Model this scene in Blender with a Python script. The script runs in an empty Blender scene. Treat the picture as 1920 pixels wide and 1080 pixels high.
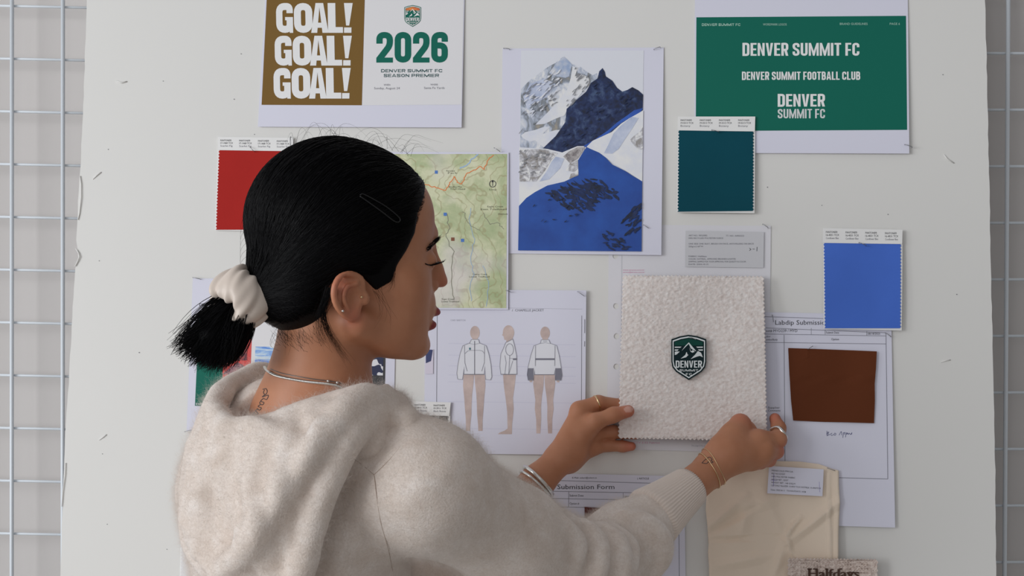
import bpy, bmesh, math, random
import numpy as np
from mathutils import Vector, Matrix
from mathutils.geometry import tessellate_polygon, delaunay_2d_cdt

# ------------------------------------------------------------------ camera, world, lights, exposure
scene = bpy.context.scene
COL = scene.collection
CAM = np.array([0.0, 0.0, 1.5])
F_PX = 2776.0
cam_data = bpy.data.cameras.new('camera')
cam_data.sensor_width = 36.0
cam_data.lens = F_PX / 1920 * 36.0
cam_data.clip_start = 0.05
cam = bpy.data.objects.new('camera', cam_data)
cam.location = CAM
cam.rotation_euler = (math.pi / 2, 0, 0)
COL.objects.link(cam)
scene.camera = cam

world = bpy.data.worlds.new('room_light')
scene.world = world
world.use_nodes = True
_bg = world.node_tree.nodes['Background']
_bg.inputs[0].default_value = (0.93, 0.96, 1.0, 1)
_bg.inputs[1].default_value = 0.36
_wt = world.node_tree                                        # the room is lighter on its window side (left) than on the right
_tc = _wt.nodes.new('ShaderNodeTexCoord'); _sx = _wt.nodes.new('ShaderNodeSeparateXYZ'); _mr = _wt.nodes.new('ShaderNodeMapRange'); _cr = _wt.nodes.new('ShaderNodeValToRGB')
_wt.links.new(_tc.outputs['Generated'], _sx.inputs[0]); _wt.links.new(_sx.outputs[0], _mr.inputs[0]); _mr.inputs[1].default_value = -1.0; _mr.inputs[2].default_value = 1.0
_cr.color_ramp.elements[0].color = (1.50, 1.53, 1.60, 1); _cr.color_ramp.elements[1].color = (.42, .40, .38, 1)
_wt.links.new(_mr.outputs[0], _cr.inputs[0]); _wt.links.new(_cr.outputs[0], _bg.inputs[0])

def area_light(name, loc, target, sx, sy, power, color):
    l = bpy.data.lights.new(name, 'AREA')
    l.shape = 'RECTANGLE'; l.size = sx; l.size_y = sy
    l.energy = power; l.color = color
    o = bpy.data.objects.new(name, l)
    o.location = loc
    o.rotation_euler = (Vector(target) - Vector(loc)).to_track_quat('-Z', 'Y').to_euler()
    COL.objects.link(o)
    return o
area_light('window_daylight', (-4.0, -0.9, 2.1), (0.1, 1.95, 1.4), 2.8, 2.0, 117, (0.965, 0.985, 1.0))
area_light('far_window_daylight', (-1.4, -4.0, 2.4), (0.0, 2.0, 1.4), 3.6, 2.0, 18, (0.99, 0.98, 0.98))

vs = scene.view_settings
vs.view_transform = 'Standard'; vs.look = 'None'; vs.gamma = 1.0; vs.use_curve_mapping = False
vs.exposure = 0.0

# ------------------------------------------------------------------ helpers
def lin(c):
    c = c / 255.0
    return c / 12.92 if c <= 0.04045 else ((c + 0.055) / 1.055) ** 2.4
def C(r, g, b, ref=198, top=0.76):
    k = top / lin(ref)
    return tuple(min(0.9, lin(v) * k) for v in (r, g, b))

def px_ray(px, py):
    return np.array([(px - 960) / F_PX, 1.0, (540 - py) / F_PX])
def P(px, py, d):                       # a point seen at a pixel, d metres in front of the camera
    return CAM + px_ray(px, py) * d
YAW, LEAN = math.radians(6.0), math.radians(5.9)
NW = np.array([math.sin(YAW), math.cos(YAW), 0.0])          # into the wall
BU_ = np.array([math.cos(YAW), -math.sin(YAW), 0.0])        # along the board
BV_ = NW * math.sin(LEAN) + np.array([0, 0, 1.0]) * math.cos(LEAN)
BN_ = -NW * math.cos(LEAN) + np.array([0, 0, 1.0]) * math.sin(LEAN)
B0 = np.array([0, 2.0, 1.5])
def on_plane(px, py, o, n):
    r = px_ray(px, py)
    return CAM + r * (np.dot(o - CAM, n) / np.dot(r, n))
def Bp(px, py, h=0.0):                  # a point on the board (h above its face)
    return on_plane(px, py, B0 + BN_ * h, BN_)

def principled(name, color, rough=0.6, **kw):
    m = bpy.data.materials.new(name); m.use_nodes = True
    b = m.node_tree.nodes['Principled BSDF']
    b.inputs['Base Color'].default_value = (*color[:3], 1)
    b.inputs['Roughness'].default_value = rough
    for k, v in kw.items():
        b.inputs[k.replace('_', ' ')].default_value = v
    return m
class NT:
    def __init__(s, m):
        s.t = m.node_tree; s.n = s.t.nodes; s.l = s.t.links
        s.b = s.n['Principled BSDF']
    def add(s, typ, **kw):
        n = s.n.new(typ)
        for k, v in kw.items():
            if k in n.inputs.keys(): n.inputs[k].default_value = v
            else: setattr(n, k, v)
        return n
    def link(s, a, b): s.l.new(a, b)
    def coords(s, scale=(1, 1, 1)):
        g = s.add('ShaderNodeNewGeometry')
        mp = s.add('ShaderNodeMapping'); mp.inputs['Scale'].default_value = scale
        s.link(g.outputs['Position'], mp.inputs['Vector'])
        return mp.outputs['Vector']
    def noise(s, vec, scale, detail=4, rough=0.55, dist=0.0):
        n = s.add('ShaderNodeTexNoise')
        n.inputs['Scale'].default_value = scale; n.inputs['Detail'].default_value = detail
        n.inputs['Roughness'].default_value = rough; n.inputs['Distortion'].default_value = dist
        s.link(vec, n.inputs['Vector'])
        return n.outputs[0]
    def ramp(s, fac, stops, interp='LINEAR'):
        r = s.add('ShaderNodeValToRGB'); r.color_ramp.interpolation = interp
        e = r.color_ramp.elements
        while len(e) < len(stops): e.new(0.5)
        for el, (p, c) in zip(e, stops):
            el.position = p; el.color = (*c[:3], 1)
        s.link(fac, r.inputs[0])
        return r.outputs[0]
    def mix(s, fac, a, b, blend='MIX'):
        m = s.add('ShaderNodeMix', data_type='RGBA', blend_type=blend)
        for k, v in ((0, fac), (6, a), (7, b)):
            if hasattr(v, 'is_linked') or hasattr(v, 'links'): s.link(v, m.inputs[k])
            else: m.inputs[k].default_value = v if k == 0 else (*v[:3], 1)
        return m.outputs[2]
    def bump(s, h, strength=0.3, dist=0.001):
        b = s.add('ShaderNodeBump'); b.inputs['Strength'].default_value = strength; b.inputs['Distance'].default_value = dist
        s.link(h, b.inputs['Height']); s.link(b.outputs[0], s.b.inputs['Normal'])
        return b.outputs[0]
    def base(s, c): s.link(c, s.b.inputs['Base Color'])

def new_mesh(name, V, Fs, mats, parent=None, origin=None, smooth=False, mat_idx=None, kind=None, label=None):
    origin = np.zeros(3) if origin is None else np.asarray(origin, float)
    V = np.asarray(V, float).reshape(-1, 3)
    me = bpy.data.meshes.new(name)
    me.from_pydata((V - origin).tolist(), [], [list(map(int, f)) for f in Fs])
    if not isinstance(mats, (list, tuple)): mats = [mats]
    for m in mats: me.materials.append(m)
    if mat_idx is not None: me.polygons.foreach_set('material_index', np.asarray(mat_idx, np.int32))
    if smooth: me.polygons.foreach_set('use_smooth', np.ones(len(me.polygons), bool))
    me.update()
    o = bpy.data.objects.new(name, me); COL.objects.link(o)
    if parent is not None: o.parent = parent           # a child shares its thing's origin: its own location stays 0
    else: o.location = origin
    if kind: o['kind'] = kind
    if label: o['label'] = label
    return o
def tag(o, label, cat, group=None):
    o['label'] = label; o['category'] = cat
    if group: o['group'] = group
    return o
def thing(name, label, cat, loc, group=None):
    o = bpy.data.objects.new(name, None); o.empty_display_size = 0.02
    o.location = np.asarray(loc, float); COL.objects.link(o)
    return tag(o, label, cat, group)

def sweep(path, radius, n=8, closed=False, cap=True, flat=None):
    """tube along a polyline -> verts, faces; radius number or list"""
    p = np.asarray(path, float); m = len(p)
    r = np.full(m, radius, float) if np.isscalar(radius) else np.asarray(radius, float)
    if closed: t = np.roll(p, -1, 0) - np.roll(p, 1, 0)
    else: t = np.gradient(p, axis=0)
    t /= np.linalg.norm(t, axis=1)[:, None] + 1e-12
    ref = np.array([0, 0, 1.0]) if abs(t[0][2]) < 0.9 else np.array([1.0, 0, 0])
    nrm = []
    a = ref - t[0] * ref.dot(t[0]); a /= np.linalg.norm(a)
    for i in range(m):
        a = a - t[i] * a.dot(t[i]); a /= np.linalg.norm(a) + 1e-12
        nrm.append(a.copy())
    nrm = np.array(nrm); bn = np.cross(t, nrm)
    if closed:                                       # undo the frame's twist over the loop
        a = nrm[-1] - t[0] * nrm[-1].dot(t[0]); a /= np.linalg.norm(a)
        ang = math.atan2(a.dot(bn[0]), a.dot(nrm[0]))
        for i in range(m):
            w = -ang * i / m
            n0, b0 = nrm[i].copy(), bn[i].copy()
            nrm[i] = n0 * math.cos(w) + b0 * math.sin(w); bn[i] = b0 * math.cos(w) - n0 * math.sin(w)
    th = np.linspace(0, 2 * math.pi, n, endpoint=False)
    V = p[:, None, :] + r[:, None, None] * (np.cos(th)[None, :, None] * nrm[:, None, :] + np.sin(th)[None, :, None] * bn[:, None, :])
    V = V.reshape(-1, 3); Fs = []
    for i in range(m if closed else m - 1):
        j = (i + 1) % m
        for k in range(n):
            l = (k + 1) % n
            Fs.append((i * n + k, i * n + l, j * n + l, j * n + k))
    if cap and not closed:
        Fs.append(tuple(range(n - 1, -1, -1))); Fs.append(tuple(range((m - 1) * n, m * n)))
    return V, Fs
def merge(parts):
    V, Fs, off = [], [], 0
    for v, f in parts:
        v = np.asarray(v, float); V.append(v); Fs += [tuple(i + off for i in q) for q in f]; off += len(v)
    return np.concatenate(V), Fs
def spline(pts, n):
    """Catmull-Rom through pts, n samples"""
    p = np.asarray(pts, float); p = np.vstack([2 * p[0] - p[1], p, 2 * p[-1] - p[-2]])
    out = []
    for u in np.linspace(0, len(p) - 3 - 1e-9, n):
        i = int(u); t = u - i; a, b, c, d = p[i:i + 4]
        out.append(0.5 * (2 * b + (c - a) * t + (2 * a - 5 * b + 4 * c - d) * t * t + (3 * b - a - 3 * c + d) * t ** 3))
    return np.array(out)

# ------------------------------------------------------------------ lettering (flat, in pixel units)
def rounded(path, r, closed=False, n=5):
    """round the corners listed with a radius: path = [(x, y, use_radius)]"""
    out = []; m = len(path)
    for i, (x, y, f) in enumerate(path):
        if not f or (not closed and i in (0, m - 1)): out.append((x, y)); continue
        a = np.array(path[i - 1][:2]); b = np.array((x, y)); c = np.array(path[(i + 1) % m][:2])
        u = a - b; lu = np.linalg.norm(u); v = c - b; lv = np.linalg.norm(v)
        rr = min(r * f, lu * 0.49, lv * 0.49)
        p0, p2 = b + u / lu * rr, b + v / lv * rr
        for t in np.linspace(0, 1, n + 1):
            # circular-ish corner
            q = (1 - t) ** 2 * p0 + 2 * t * (1 - t) * (b * 0.92 + (p0 + p2) * 0.04) + t * t * p2
            out.append(tuple(q))
    return out
def stroke2(path, w, closed=False):
    p = np.asarray(path, float); m = len(p); L, R = [], []
    for i in range(m):
        a = p[i - 1] if (i > 0 or closed) else None
        c = p[(i + 1) % m] if (i < m - 1 or closed) else None
        d1 = p[i] - a if a is not None else c - p[i]
        d2 = c - p[i] if c is not None else d1
        d1 = d1 / (np.linalg.norm(d1) + 1e-9); d2 = d2 / (np.linalg.norm(d2) + 1e-9)
        n1 = np.array([-d1[1], d1[0]]); n2 = np.array([-d2[1], d2[0]])
        b = n1 + n2; b = b / (np.linalg.norm(b) + 1e-9)
        k = 1 / max(0.4, b.dot(n1))
        L.append(p[i] + b * w / 2 * k); R.append(p[i] - b * w / 2 * k)
    V = L + R; Fs = []
    for i in range(m if closed else m - 1):
        j = (i + 1) % m
        Fs.append((i, j, m + j, m + i))
    return np.array(V), Fs
def tess(loops):
    pts = [p for l in loops for p in l]
    tri = tessellate_polygon([[Vector((x, y, 0)) for x, y in l] for l in loops])
    return np.array(pts, float), [tuple(t) for t in tri]
def union2d(V, Fs):
    """one clean outline fill from overlapping flat pieces"""
    tri = np.array([(f[0], f[i], f[i + 1]) for f in Fs for i in range(1, len(f) - 1)])
    T = V[tri]; ar = (T[:, 1, 0] - T[:, 0, 0]) * (T[:, 2, 1] - T[:, 0, 1]) - (T[:, 1, 1] - T[:, 0, 1]) * (T[:, 2, 0] - T[:, 0, 0])
    tri = tri[np.abs(ar) > 1e-9]; ar = ar[np.abs(ar) > 1e-9]; tri[ar < 0] = tri[ar < 0][:, ::-1]; T = V[tri]
    ed = {tuple(sorted((int(t[i]), int(t[(i + 1) % 3])))) for t in tri for i in range(3)}
    r = delaunay_2d_cdt([Vector((float(x), float(y))) for x, y in V], list(ed), [], 0, 1e-6)
    W = np.array([tuple(v) for v in r[0]]); O = np.array([f[:3] for f in r[2]]); c = W[O].mean(1)
    cr = lambda p, q: (q[None, :, 0] - p[None, :, 0]) * (c[:, None, 1] - p[None, :, 1]) - (q[None, :, 1] - p[None, :, 1]) * (c[:, None, 0] - p[None, :, 0])
    ins = ((cr(T[:, 0], T[:, 1]) > 0) & (cr(T[:, 1], T[:, 2]) > 0) & (cr(T[:, 2], T[:, 0]) > 0)).any(1)
    return W, [tuple(map(int, f)) for f in O[ins]]
def glyph(ch, w, s):
    """condensed heavy capital in a box w wide, 1 high, stroke s -> list of (V, F) pieces, y up"""
    h = s / 2; x0, x1, y0, y1 = h, w - h, h, 1 - h; xm, ym = w / 2, 0.5; r = (w - s) * 0.5 + 0.02
    st = lambda path, closed=False: stroke2(rounded(path, r, closed), s, closed)
    rc = lambda a, b, c, d: (np.array([(a, b), (c, b), (c, d), (a, d)], float), [(0, 1, 2, 3)])
    pg = lambda *pts: tess([list(pts)])
    sv = s * 0.82                                    # bars are a little thinner than stems
    if ch in 'O0': return [st([(x0, y0, 1), (x0, y1, 1), (x1, y1, 1), (x1, y0, 1)], True)]
    if ch == 'D': return [st([(x0, y0 - h + sv / 2, 0), (x0, y1 + h - sv / 2, 0), (x1, y1 + h - sv / 2, .8), (x1, y0 - h + sv / 2, .8)], True)]
    if ch == 'C': return [st([(x1, .34, 0), (x1, y0, 1), (x0, y0, 1), (x0, y1, 1), (x1, y1, 1), (x1, .66, 0)])]
    if ch == 'G': return [st([(x1, .66, 0), (x1, y1, 1), (x0, y1, 1), (x0, y0, 1), (x1, y0, .8), (x1, .52, 0)]), rc(xm + .02, .42, w, .53), rc(w - s * .55, 0, w, .4)]
    if ch == 'U': return [st([(x0, 1, 0), (x0, y0, 1), (x1, y0, 1), (x1, 1, 0)])]
    if ch == 'L': return [rc(0, 0, s, 1), rc(s, 0, w, sv)]
    if ch == 'E': return [rc(0, 0, s, 1), rc(s, 0, w, sv), rc(s, 1 - sv, w, 1), rc(s, .5 - sv * .48, w * .93, .5 + sv * .48)]
    if ch == 'F': return [rc(0, 0, s, 1), rc(s, 1 - sv, w, 1), rc(s, .45 - sv * .48, w * .93, .45 + sv * .48)]
    if ch == 'I': return [rc(0, 0, s, 1)]
    if ch == 'T': return [rc(xm - h, 0, xm + h, 1 - sv), rc(0, 1 - sv, w, 1)]
    if ch == 'A':
        a = s * .62
        t = lambda y: y * (xm - a)                    # left outer edge at height y
        return [pg((0, 0), (s * .98, 0), (xm, .86), (xm, 1), (xm - a, 1)), pg((w, 0), (xm + a, 1), (xm, 1), (xm, .86), (w - s * .98, 0)),
                pg((t(.17) + .03, .17), (w - t(.17) - .03, .17), (w - t(.34) - .03, .34), (t(.34) + .03, .34))]
    if ch == 'V': return [pg((0, 1), (xm - s * .55, 0), (xm, 0), (xm, .2), (s, 1)), pg((w, 1), (w - s, 1), (xm, .2), (xm, 0), (xm + s * .55, 0))]
    if ch == 'N': return [rc(0, 0, s * .9, 1), rc(w - s * .9, 0, w, 1), pg((s * .9, 1), (s * .9, .62), (w - s * .9, 0), (w - s * .9, .38))]
    if ch == 'M':
        q = s * .86
        return [rc(0, 0, q, 1), rc(w - q, 0, w, 1), pg((q, 1), (q, .6), (xm - q * .4, 0), (xm, 0), (xm, .36)), pg((w - q, 1), (xm, .36), (xm, 0), (xm + q * .4, 0), (w - q, .6))]
    if ch == 'R': return [rc(0, 0, s, 1), st([(s * .5, 1 - sv / 2, 0), (x1, 1 - sv / 2, .8), (x1, .46, .8), (s * .5, .46, 0)]), pg((xm - .04, .44), (xm - .04 + s, .44), (w, 0), (w - s * 1.02, 0))]
    if ch == 'P': return [rc(0, 0, s, 1), st([(s * .5, 1 - sv / 2, 0), (x1, 1 - sv / 2, .8), (x1, .42, .8), (s * .5, .42, 0)])]
    if ch == 'B': return [rc(0, 0, s, 1), st([(s * .5, 1 - sv / 2, 0), (x1 - .02, 1 - sv / 2, .8), (x1 - .02, .5, .8), (s * .5, .5, 0)]), st([(s * .5, .5, 0), (x1, .5, .8), (x1, sv / 2, .8), (s * .5, sv / 2, 0)])]
    if ch == 'S': return [st([(x0, .33, 0), (x0, y0, 1), (x1, y0, 1), (x1, .44, 1), (x0, .57, 1), (x0, y1, 1), (x1, y1, 1), (x1, .68, 0)])]
    if ch == '2': return [st([(x0, .62, 0), (x0, y1, 1), (x1, y1, 1), (x1, .56, .6), (x0 - .0, .12, 0), (x0 + .0, 0, 0)]), rc(0, 0, w, sv)]
    if ch == '6': return [st([(x1, .68, 0), (x1, y1, 1), (x0, y1, 1), (x0, y0, 1), (x1, y0, 1), (x1, .56, 1), (x0, .56, 0)])]
    if ch == '!': return [rc(w * .08, 0, w * .92, .18), pg((0, 1), (w * .3, .245), (w * .66, .245), (w, 1))]
    if ch == 'Y': return [rc(xm - h, 0, xm + h, .45), pg((0, 1), (xm - h, .4), (xm + h, .4), (s, 1)), pg((w, 1), (w - s, 1), (xm - h, .4), (xm + h, .4))]
    return []
GW = {'I': None, 'M': 1.42, 'L': .86, 'E': .86, 'F': .84, 'T': .95, '!': .62, ' ': .45, 'A': 1.12, 'V': 1.05}
def block_text(txt, x0, x1, ytop, ybot, w=0.5, s=0.2, gap=0.055):
    """heavy condensed capitals stretched to fill the pixel box"""
    adv = 0; parts = []
    for ch in txt:
        gw = s if ch == 'I' else w * GW.get(ch, 1.0)
        if ch != ' ':
            V, Fs = union2d(*merge(glyph(ch, gw, s))); V[:, 0] += adv; parts.append((V, Fs))
        adv += gw + (0 if ch == ' ' else gap)
    adv -= gap
    V, Fs = merge(parts)
    V = np.column_stack([x0 + V[:, 0] / adv * (x1 - x0), ybot - V[:, 1] * (ybot - ytop)])
    return V, Fs
_text_cache = {}
def type_text(txt, x, base, cap, x1=None, bold=0.0, stretch=1.0):
    """plain sans text: left x, baseline, capital height in px, optional right end; bold = outline growth"""
    key = (txt, bold)
    if key not in _text_cache:
        cu = bpy.data.curves.new('t', 'FONT'); cu.body = txt; cu.size = 1; cu.resolution_u = 2;  cu.fill_mode = 'FRONT'
        o = bpy.data.objects.new('t', cu); COL.objects.link(o)
        me = bpy.data.meshes.new_from_object(o.evaluated_get(bpy.context.evaluated_depsgraph_get()))
        V = np.array([v.co[:2] for v in me.vertices]).reshape(-1, 2); Fs = [tuple(p.vertices) for p in me.polygons]
        bpy.data.objects.remove(o); bpy.data.curves.remove(cu); bpy.data.meshes.remove(me)
        if bold > .02: V, Fs = union2d(*merge([(V + [dx, 0], Fs) for dx in (-bold, 0, bold)]))
        _text_cache[key] = (V, Fs)
    V, Fs = _text_cache[key]
    k = cap / 0.70; mn, mx = V[:, 0].min(), V[:, 0].max()
    kx = k * stretch if x1 is None else (x1 - x) / (mx - mn)
    return np.column_stack([x + (V[:, 0] - mn) * kx, base - V[:, 1] * k]), Fs

# ------------------------------------------------------------------ sheets on the board
def refine(V, Fs, maxlen):
    bm = bmesh.new(); vs_ = [bm.verts.new((p[0], p[1], 0)) for p in V]
    for f in Fs:
        try: bm.faces.new([vs_[i] for i in f])
        except ValueError: pass
    bmesh.ops.triangulate(bm, faces=bm.faces[:])
    for _ in range(7):
        e = [e for e in bm.edges if e.calc_length() > maxlen]
        if not e: break
        bmesh.ops.subdivide_edges(bm, edges=e, cuts=1)
        bmesh.ops.triangulate(bm, faces=[f for f in bm.faces if len(f.verts) > 3])
    bm.verts.index_update()
    V2 = np.array([v.co[:2] for v in bm.verts]); F2 = [tuple(v.index for v in f.verts) for f in bm.faces]
    bm.free()
    return V2, F2
class Sheet:
    """a thin flat thing pinned to the board; everything is given in photo pixels and lands on the sheet's own curved face"""
    def __init__(s, name, label, cat, corners, h, group=None, lift=(0, 0, 0, 0), bow=0.0, thick=0.0003):
        s.c = np.array(corners, float); s.h = h; s.lift = lift; s.bow = bow; s.thick = thick
        s.o = Bp(*s.c.mean(0), h)
        s.root = thing(name, label, cat, s.o, group)
        e = s.c
        s.A = np.linalg.inv(np.column_stack([(e[1] + e[2] - e[0] - e[3]) / 2, (e[3] + e[2] - e[0] - e[1]) / 2]))
        s.c0 = e[0]
    def height(s, V):
        st = (V - s.c0) @ s.A.T
        u = np.clip(st[:, 0], -.2, 1.2); v = np.clip(st[:, 1], -.2, 1.2)
        l = s.lift
        return (l[0] * (1 - u) * (1 - v) + l[1] * u * (1 - v) + l[2] * u * v + l[3] * (1 - u) * v
                + s.bow * 4 * v * (1 - v) * (0.6 + 0.4 * np.cos(u * 5)))
    def to3(s, V, off=0.0):
        V = np.asarray(V, float); hh = s.height(V)
        return np.array([Bp(x, y, s.h) for x, y in V]) + BN_ * (hh + off)[:, None]
    def mesh(s, name, V, Fs, mat, lvl=1, fine=None, parent=None, label=None, mat_idx=None, kind=None):
        if fine: V, Fs = refine(V, Fs, fine)
        return new_mesh(name, s.to3(V, lvl * 0.00022), Fs, mat, parent or s.root, s.o, label=label, mat_idx=mat_idx, kind=kind)
    def slab(s, name, loops, mat, fine=14, parent=None, thick=None, smooth=False, label=None, disp=None, lvl=0):
        """a piece with thickness: outline loops (first outer, then holes)"""
        V, Fs = tess(loops) if len(loops) > 1 or len(loops[0]) > 4 else (np.array(loops[0], float), [(0, 1, 2, 3)])
        V, Fs = refine(V, Fs, fine)
        top = s.to3(V, lvl * 0.00022)
        if disp is not None: top = top + BN_ * disp(V)[:, None]
        t = thick or s.thick
        bot = top - BN_ * t; n = len(V)
        # orient to the front
        a, b, c = top[Fs[0][0]], top[Fs[0][1]], top[Fs[0][2]]
        if np.dot(np.cross(b - a, c - a), BN_) < 0: Fs = [f[::-1] for f in Fs]
        cnt = {}
        for f in Fs:
            for i in range(len(f)):
                cnt[(f[i], f[(i + 1) % len(f)])] = 1
        side = [(a, a + n, b + n, b) for (a, b) in cnt if (b, a) not in cnt]
        F2 = list(Fs) + [tuple(i + n for i in f[::-1]) for f in Fs] + side
        return new_mesh(name, np.vstack([top, bot]), F2, mat, parent or s.root, s.o, smooth=smooth, label=label)
def lines(*segs):
    return merge([stroke2(p, w) for p, w in segs])
def ellipse(cx, cy, rx, ry, n=28, rot=0):
    t = np.linspace(0, 2 * math.pi, n, endpoint=False); c, q = math.cos(rot), math.sin(rot)
    return [(cx + rx * math.cos(a) * c - ry * math.sin(a) * q, cy + rx * math.cos(a) * q + ry * math.sin(a) * c) for a in t]
def zigzag(a, b, n, amp, side=1):
    """pinked edge from a to b with n teeth"""
    a, b = np.array(a, float), np.array(b, float); d = (b - a) / np.linalg.norm(b - a); q = np.array([-d[1], d[0]]) * side
    return [tuple(a + (b - a) * (i / (2 * n)) + q * (amp if i % 2 else 0)) for i in range(2 * n)]
# ------------------------------------------------------------------ materials of prints
white_paper = principled('white_paper', C(200, 200, 220), 0.55)
_n = NT(white_paper); _n.bump(_n.noise(_n.coords(), 60, 3), 0.06, 0.001)
soft_paper = principled('soft_white_print', C(207, 206, 208), 0.55)
card_white = principled('white_card', C(214, 213, 212), 0.45)
green_ink = principled('green_ink', C(2, 86, 72, 184), 0.6, Specular_IOR_Level=.25)
gold_ink = principled('gold_ink', C(111, 83, 36), 0.6, Specular_IOR_Level=.25)
black_ink = principled('black_ink', C(36, 36, 44), 0.5)
grey_ink = principled('grey_ink', C(110, 110, 118), 0.5)
pale_ink = principled('pale_grey_ink', C(158, 158, 168), 0.5)
line_ink = principled('line_ink', C(112, 112, 122), 0.5)
white_ink = principled('unprinted_white', C(222, 221, 224), 0.5)
dim_white_ink = principled('unprinted_grey', C(196, 200, 200), 0.5)
pink_ink = principled('pink_ink', C(196, 130, 160), 0.5)
red_ink = principled('red_ink', C(190, 62, 58), 0.5)
orange_ink = principled('orange_ink', C(212, 120, 62), 0.5)
blue_ink = principled('blue_ink', C(70, 112, 180), 0.5)
brown_ink = principled('brown_ink', C(120, 72, 50), 0.5)
pen_ink = principled('pen_ink', C(62, 66, 110), 0.5)
def mottled(name, stops, scale, detail=6, rough=0.55, dist=0.0, stretch=(1, 1, 1), bump=0.0):
    m = principled(name, (1, 1, 1), rough); n = NT(m)
    h = n.noise(n.coords(stretch), scale, detail, 0.6, dist)
    n.base(n.ramp(h, stops))
    if bump: n.bump(h, bump)
    return m
steel = principled('staple_steel', (0.33, 0.33, 0.35), 0.35, Metallic=1.0)

# ------------------------------------------------------------------ setting: wall behind, floor
wall_mat = principled('wall_paint', C(186, 182, 180), 0.8)
_n = NT(wall_mat); _n.bump(_n.noise(_n.coords(), 90, 3), 0.05, 0.001)
wc = np.array([0, 2.0, 0]) + NW * 0.118
def wall_pt(u, z, d=0.0): return wc + BU_ * u + NW * d + np.array([0, 0, z])
V = [wall_pt(u, z, d) for d in (0, .1) for (u, z) in ((-2.2, 0), (2.2, 0), (2.2, 3.0), (-2.2, 3.0))]
w = new_mesh('wall_back', V, [(0, 1, 2, 3), (7, 6, 5, 4), (0, 4, 5, 1), (1, 5, 6, 2), (2, 6, 7, 3), (3, 7, 4, 0)], wall_mat, kind='structure')
floor_mat = mottled('concrete_floor', [(.3, (.30, .29, .28)), (.7, (.38, .37, .35))], 3)
new_mesh('floor', [(-2.6, -4.0, -.05), (2.6, -4.0, -.05), (2.6, 2.7, -.05), (-2.6, 2.7, -.05), (-2.6, -4.0, 0), (2.6, -4.0, 0), (2.6, 2.7, 0), (-2.6, 2.7, 0)],
         [(3, 2, 1, 0), (4, 5, 6, 7), (0, 1, 5, 4), (1, 2, 6, 5), (2, 3, 7, 6), (3, 0, 4, 7)], floor_mat, kind='structure')

# ------------------------------------------------------------------ wire grid panels on the wall
grid_mat = principled('white_powder_coated_wire', C(196, 202, 208), 0.35)
G0 = np.array([0, 2.0, 1.5]) + NW * 0.079
def Gp(px, py, d=0.0): return on_plane(px, py, G0 - NW * d, NW)
def grid_panel(label, xs, tilt, ys, xspan, rv, rh):
    o = Gp(np.mean(xspan), 540); o[2] = 0.02
    root = thing('wire_grid_panel', label, 'wire grid', o, 'wire grid panels on the wall')
    for x in xs:
        a, b = Gp(x, 0, .004), Gp(x + tilt, 1080, .004); d = (b - a) / (a[2] - b[2])
        p = [a - d * (2.02 - a[2]), a + d * (a[2] - 0.02)]
        V, Fs = sweep(p, rv, 10)
        new_mesh('upright_wire', V, Fs, grid_mat, root, o, smooth=True)
    for y0, y1 in ys:
        V, Fs = sweep([Gp(xspan[0], y0, -.0012), Gp(xspan[1], y1, -.0012)], rh, 8)
        new_mesh('cross_wire', V, Fs, grid_mat, root, o, smooth=True)
    return root
grid_panel('white wire grid panel with many wires showing left of the leaning board', [-74, 22.5, 118, 214], -.5,
           [(12 + 98.9 * k - 3, 12 + 98.9 * k + 4) for k in range(-2, 14)], (-90, 236), .0030, .0019)
grid_panel('white wire grid panel in shade showing a single upright right of the board', [1787, 1890.5, 1994], -7,
           [(100 + 106 * k, 100 + 106 * k) for k in range(-2, 13)], (1770, 2010), .0030, .0019)

# ------------------------------------------------------------------ the board
board_mat = principled('foam_board_white', C(203, 202, 199), 0.5)
_n = NT(board_mat); _n.bump(_n.noise(_n.coords(), 14, 2), 0.05, 0.004)
rnd = random.Random(3)
def edge_line(pts, y_lo, y_hi):
    pts = sorted(pts, key=lambda q: q[1]); ys = [q[1] for q in pts]; xs = [q[0] for q in pts]; out = []
    for y in np.arange(0, 1081, 18):
        out.append((float(np.interp(y, ys, xs)) + rnd.uniform(-.7, .7), float(y)))
    return out
Lp = edge_line([(163, 0), (158, 150), (151, 310), (148, 345), (143, 462), (148, 476), (148, 484), (141, 500), (137, 560), (130, 700), (123, 800), (118, 920), (113, 1080)], 0, 1080)
Rp = edge_line([(1847, 0), (1851, 160), (1856, 400), (1860, 600), (1866, 880), (1868, 1080)], 0, 1080)
def buv(px, py): q = Bp(px, py) - B0; return np.array([q @ BU_, q @ BV_])
Luv = [buv(*p) for p in Lp]; Ruv = [buv(*p) for p in Rp]
v_floor = -1.5 / math.cos(LEAN) + 0.004; v_top = 0.50
def ext(line, v, i, j):
    a, b = line[i], line[j]; t = (v - a[1]) / (b[1] - a[1]); return a + (b - a) * t
outline = [ext(Luv, v_top, -1, 0)] + Luv + [ext(Luv, v_floor, 0, -1), ext(Ruv, v_floor, 0, -1)] + Ruv[::-1] + [ext(Ruv, v_top, -1, 0)]
n = len(outline)
front = [B0 + BU_ * a + BV_ * b for a, b in outline]; back = [p - BN_ * 0.012 for p in front]
tri = tessellate_polygon([[Vector((a, b, 0)) for a, b in outline]])
Fs = [tuple(t) for t in tri]
if np.dot(np.cross(front[Fs[0][1]] - front[Fs[0][0]], front[Fs[0][2]] - front[Fs[0][0]]), BN_) < 0: Fs = [f[::-1] for f in Fs]
Fs = Fs + [tuple(i + n for i in f[::-1]) for f in Fs] + [(i, (i + 1) % n, (i + 1) % n + n, i + n) for i in range(n)]
bo = B0 + BV_ * v_floor
board = tag(new_mesh('foam_board', front + back, Fs, board_mat, None, bo), 'tall white foam board leaning on the wall, covered with pinned prints', 'board')
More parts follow.
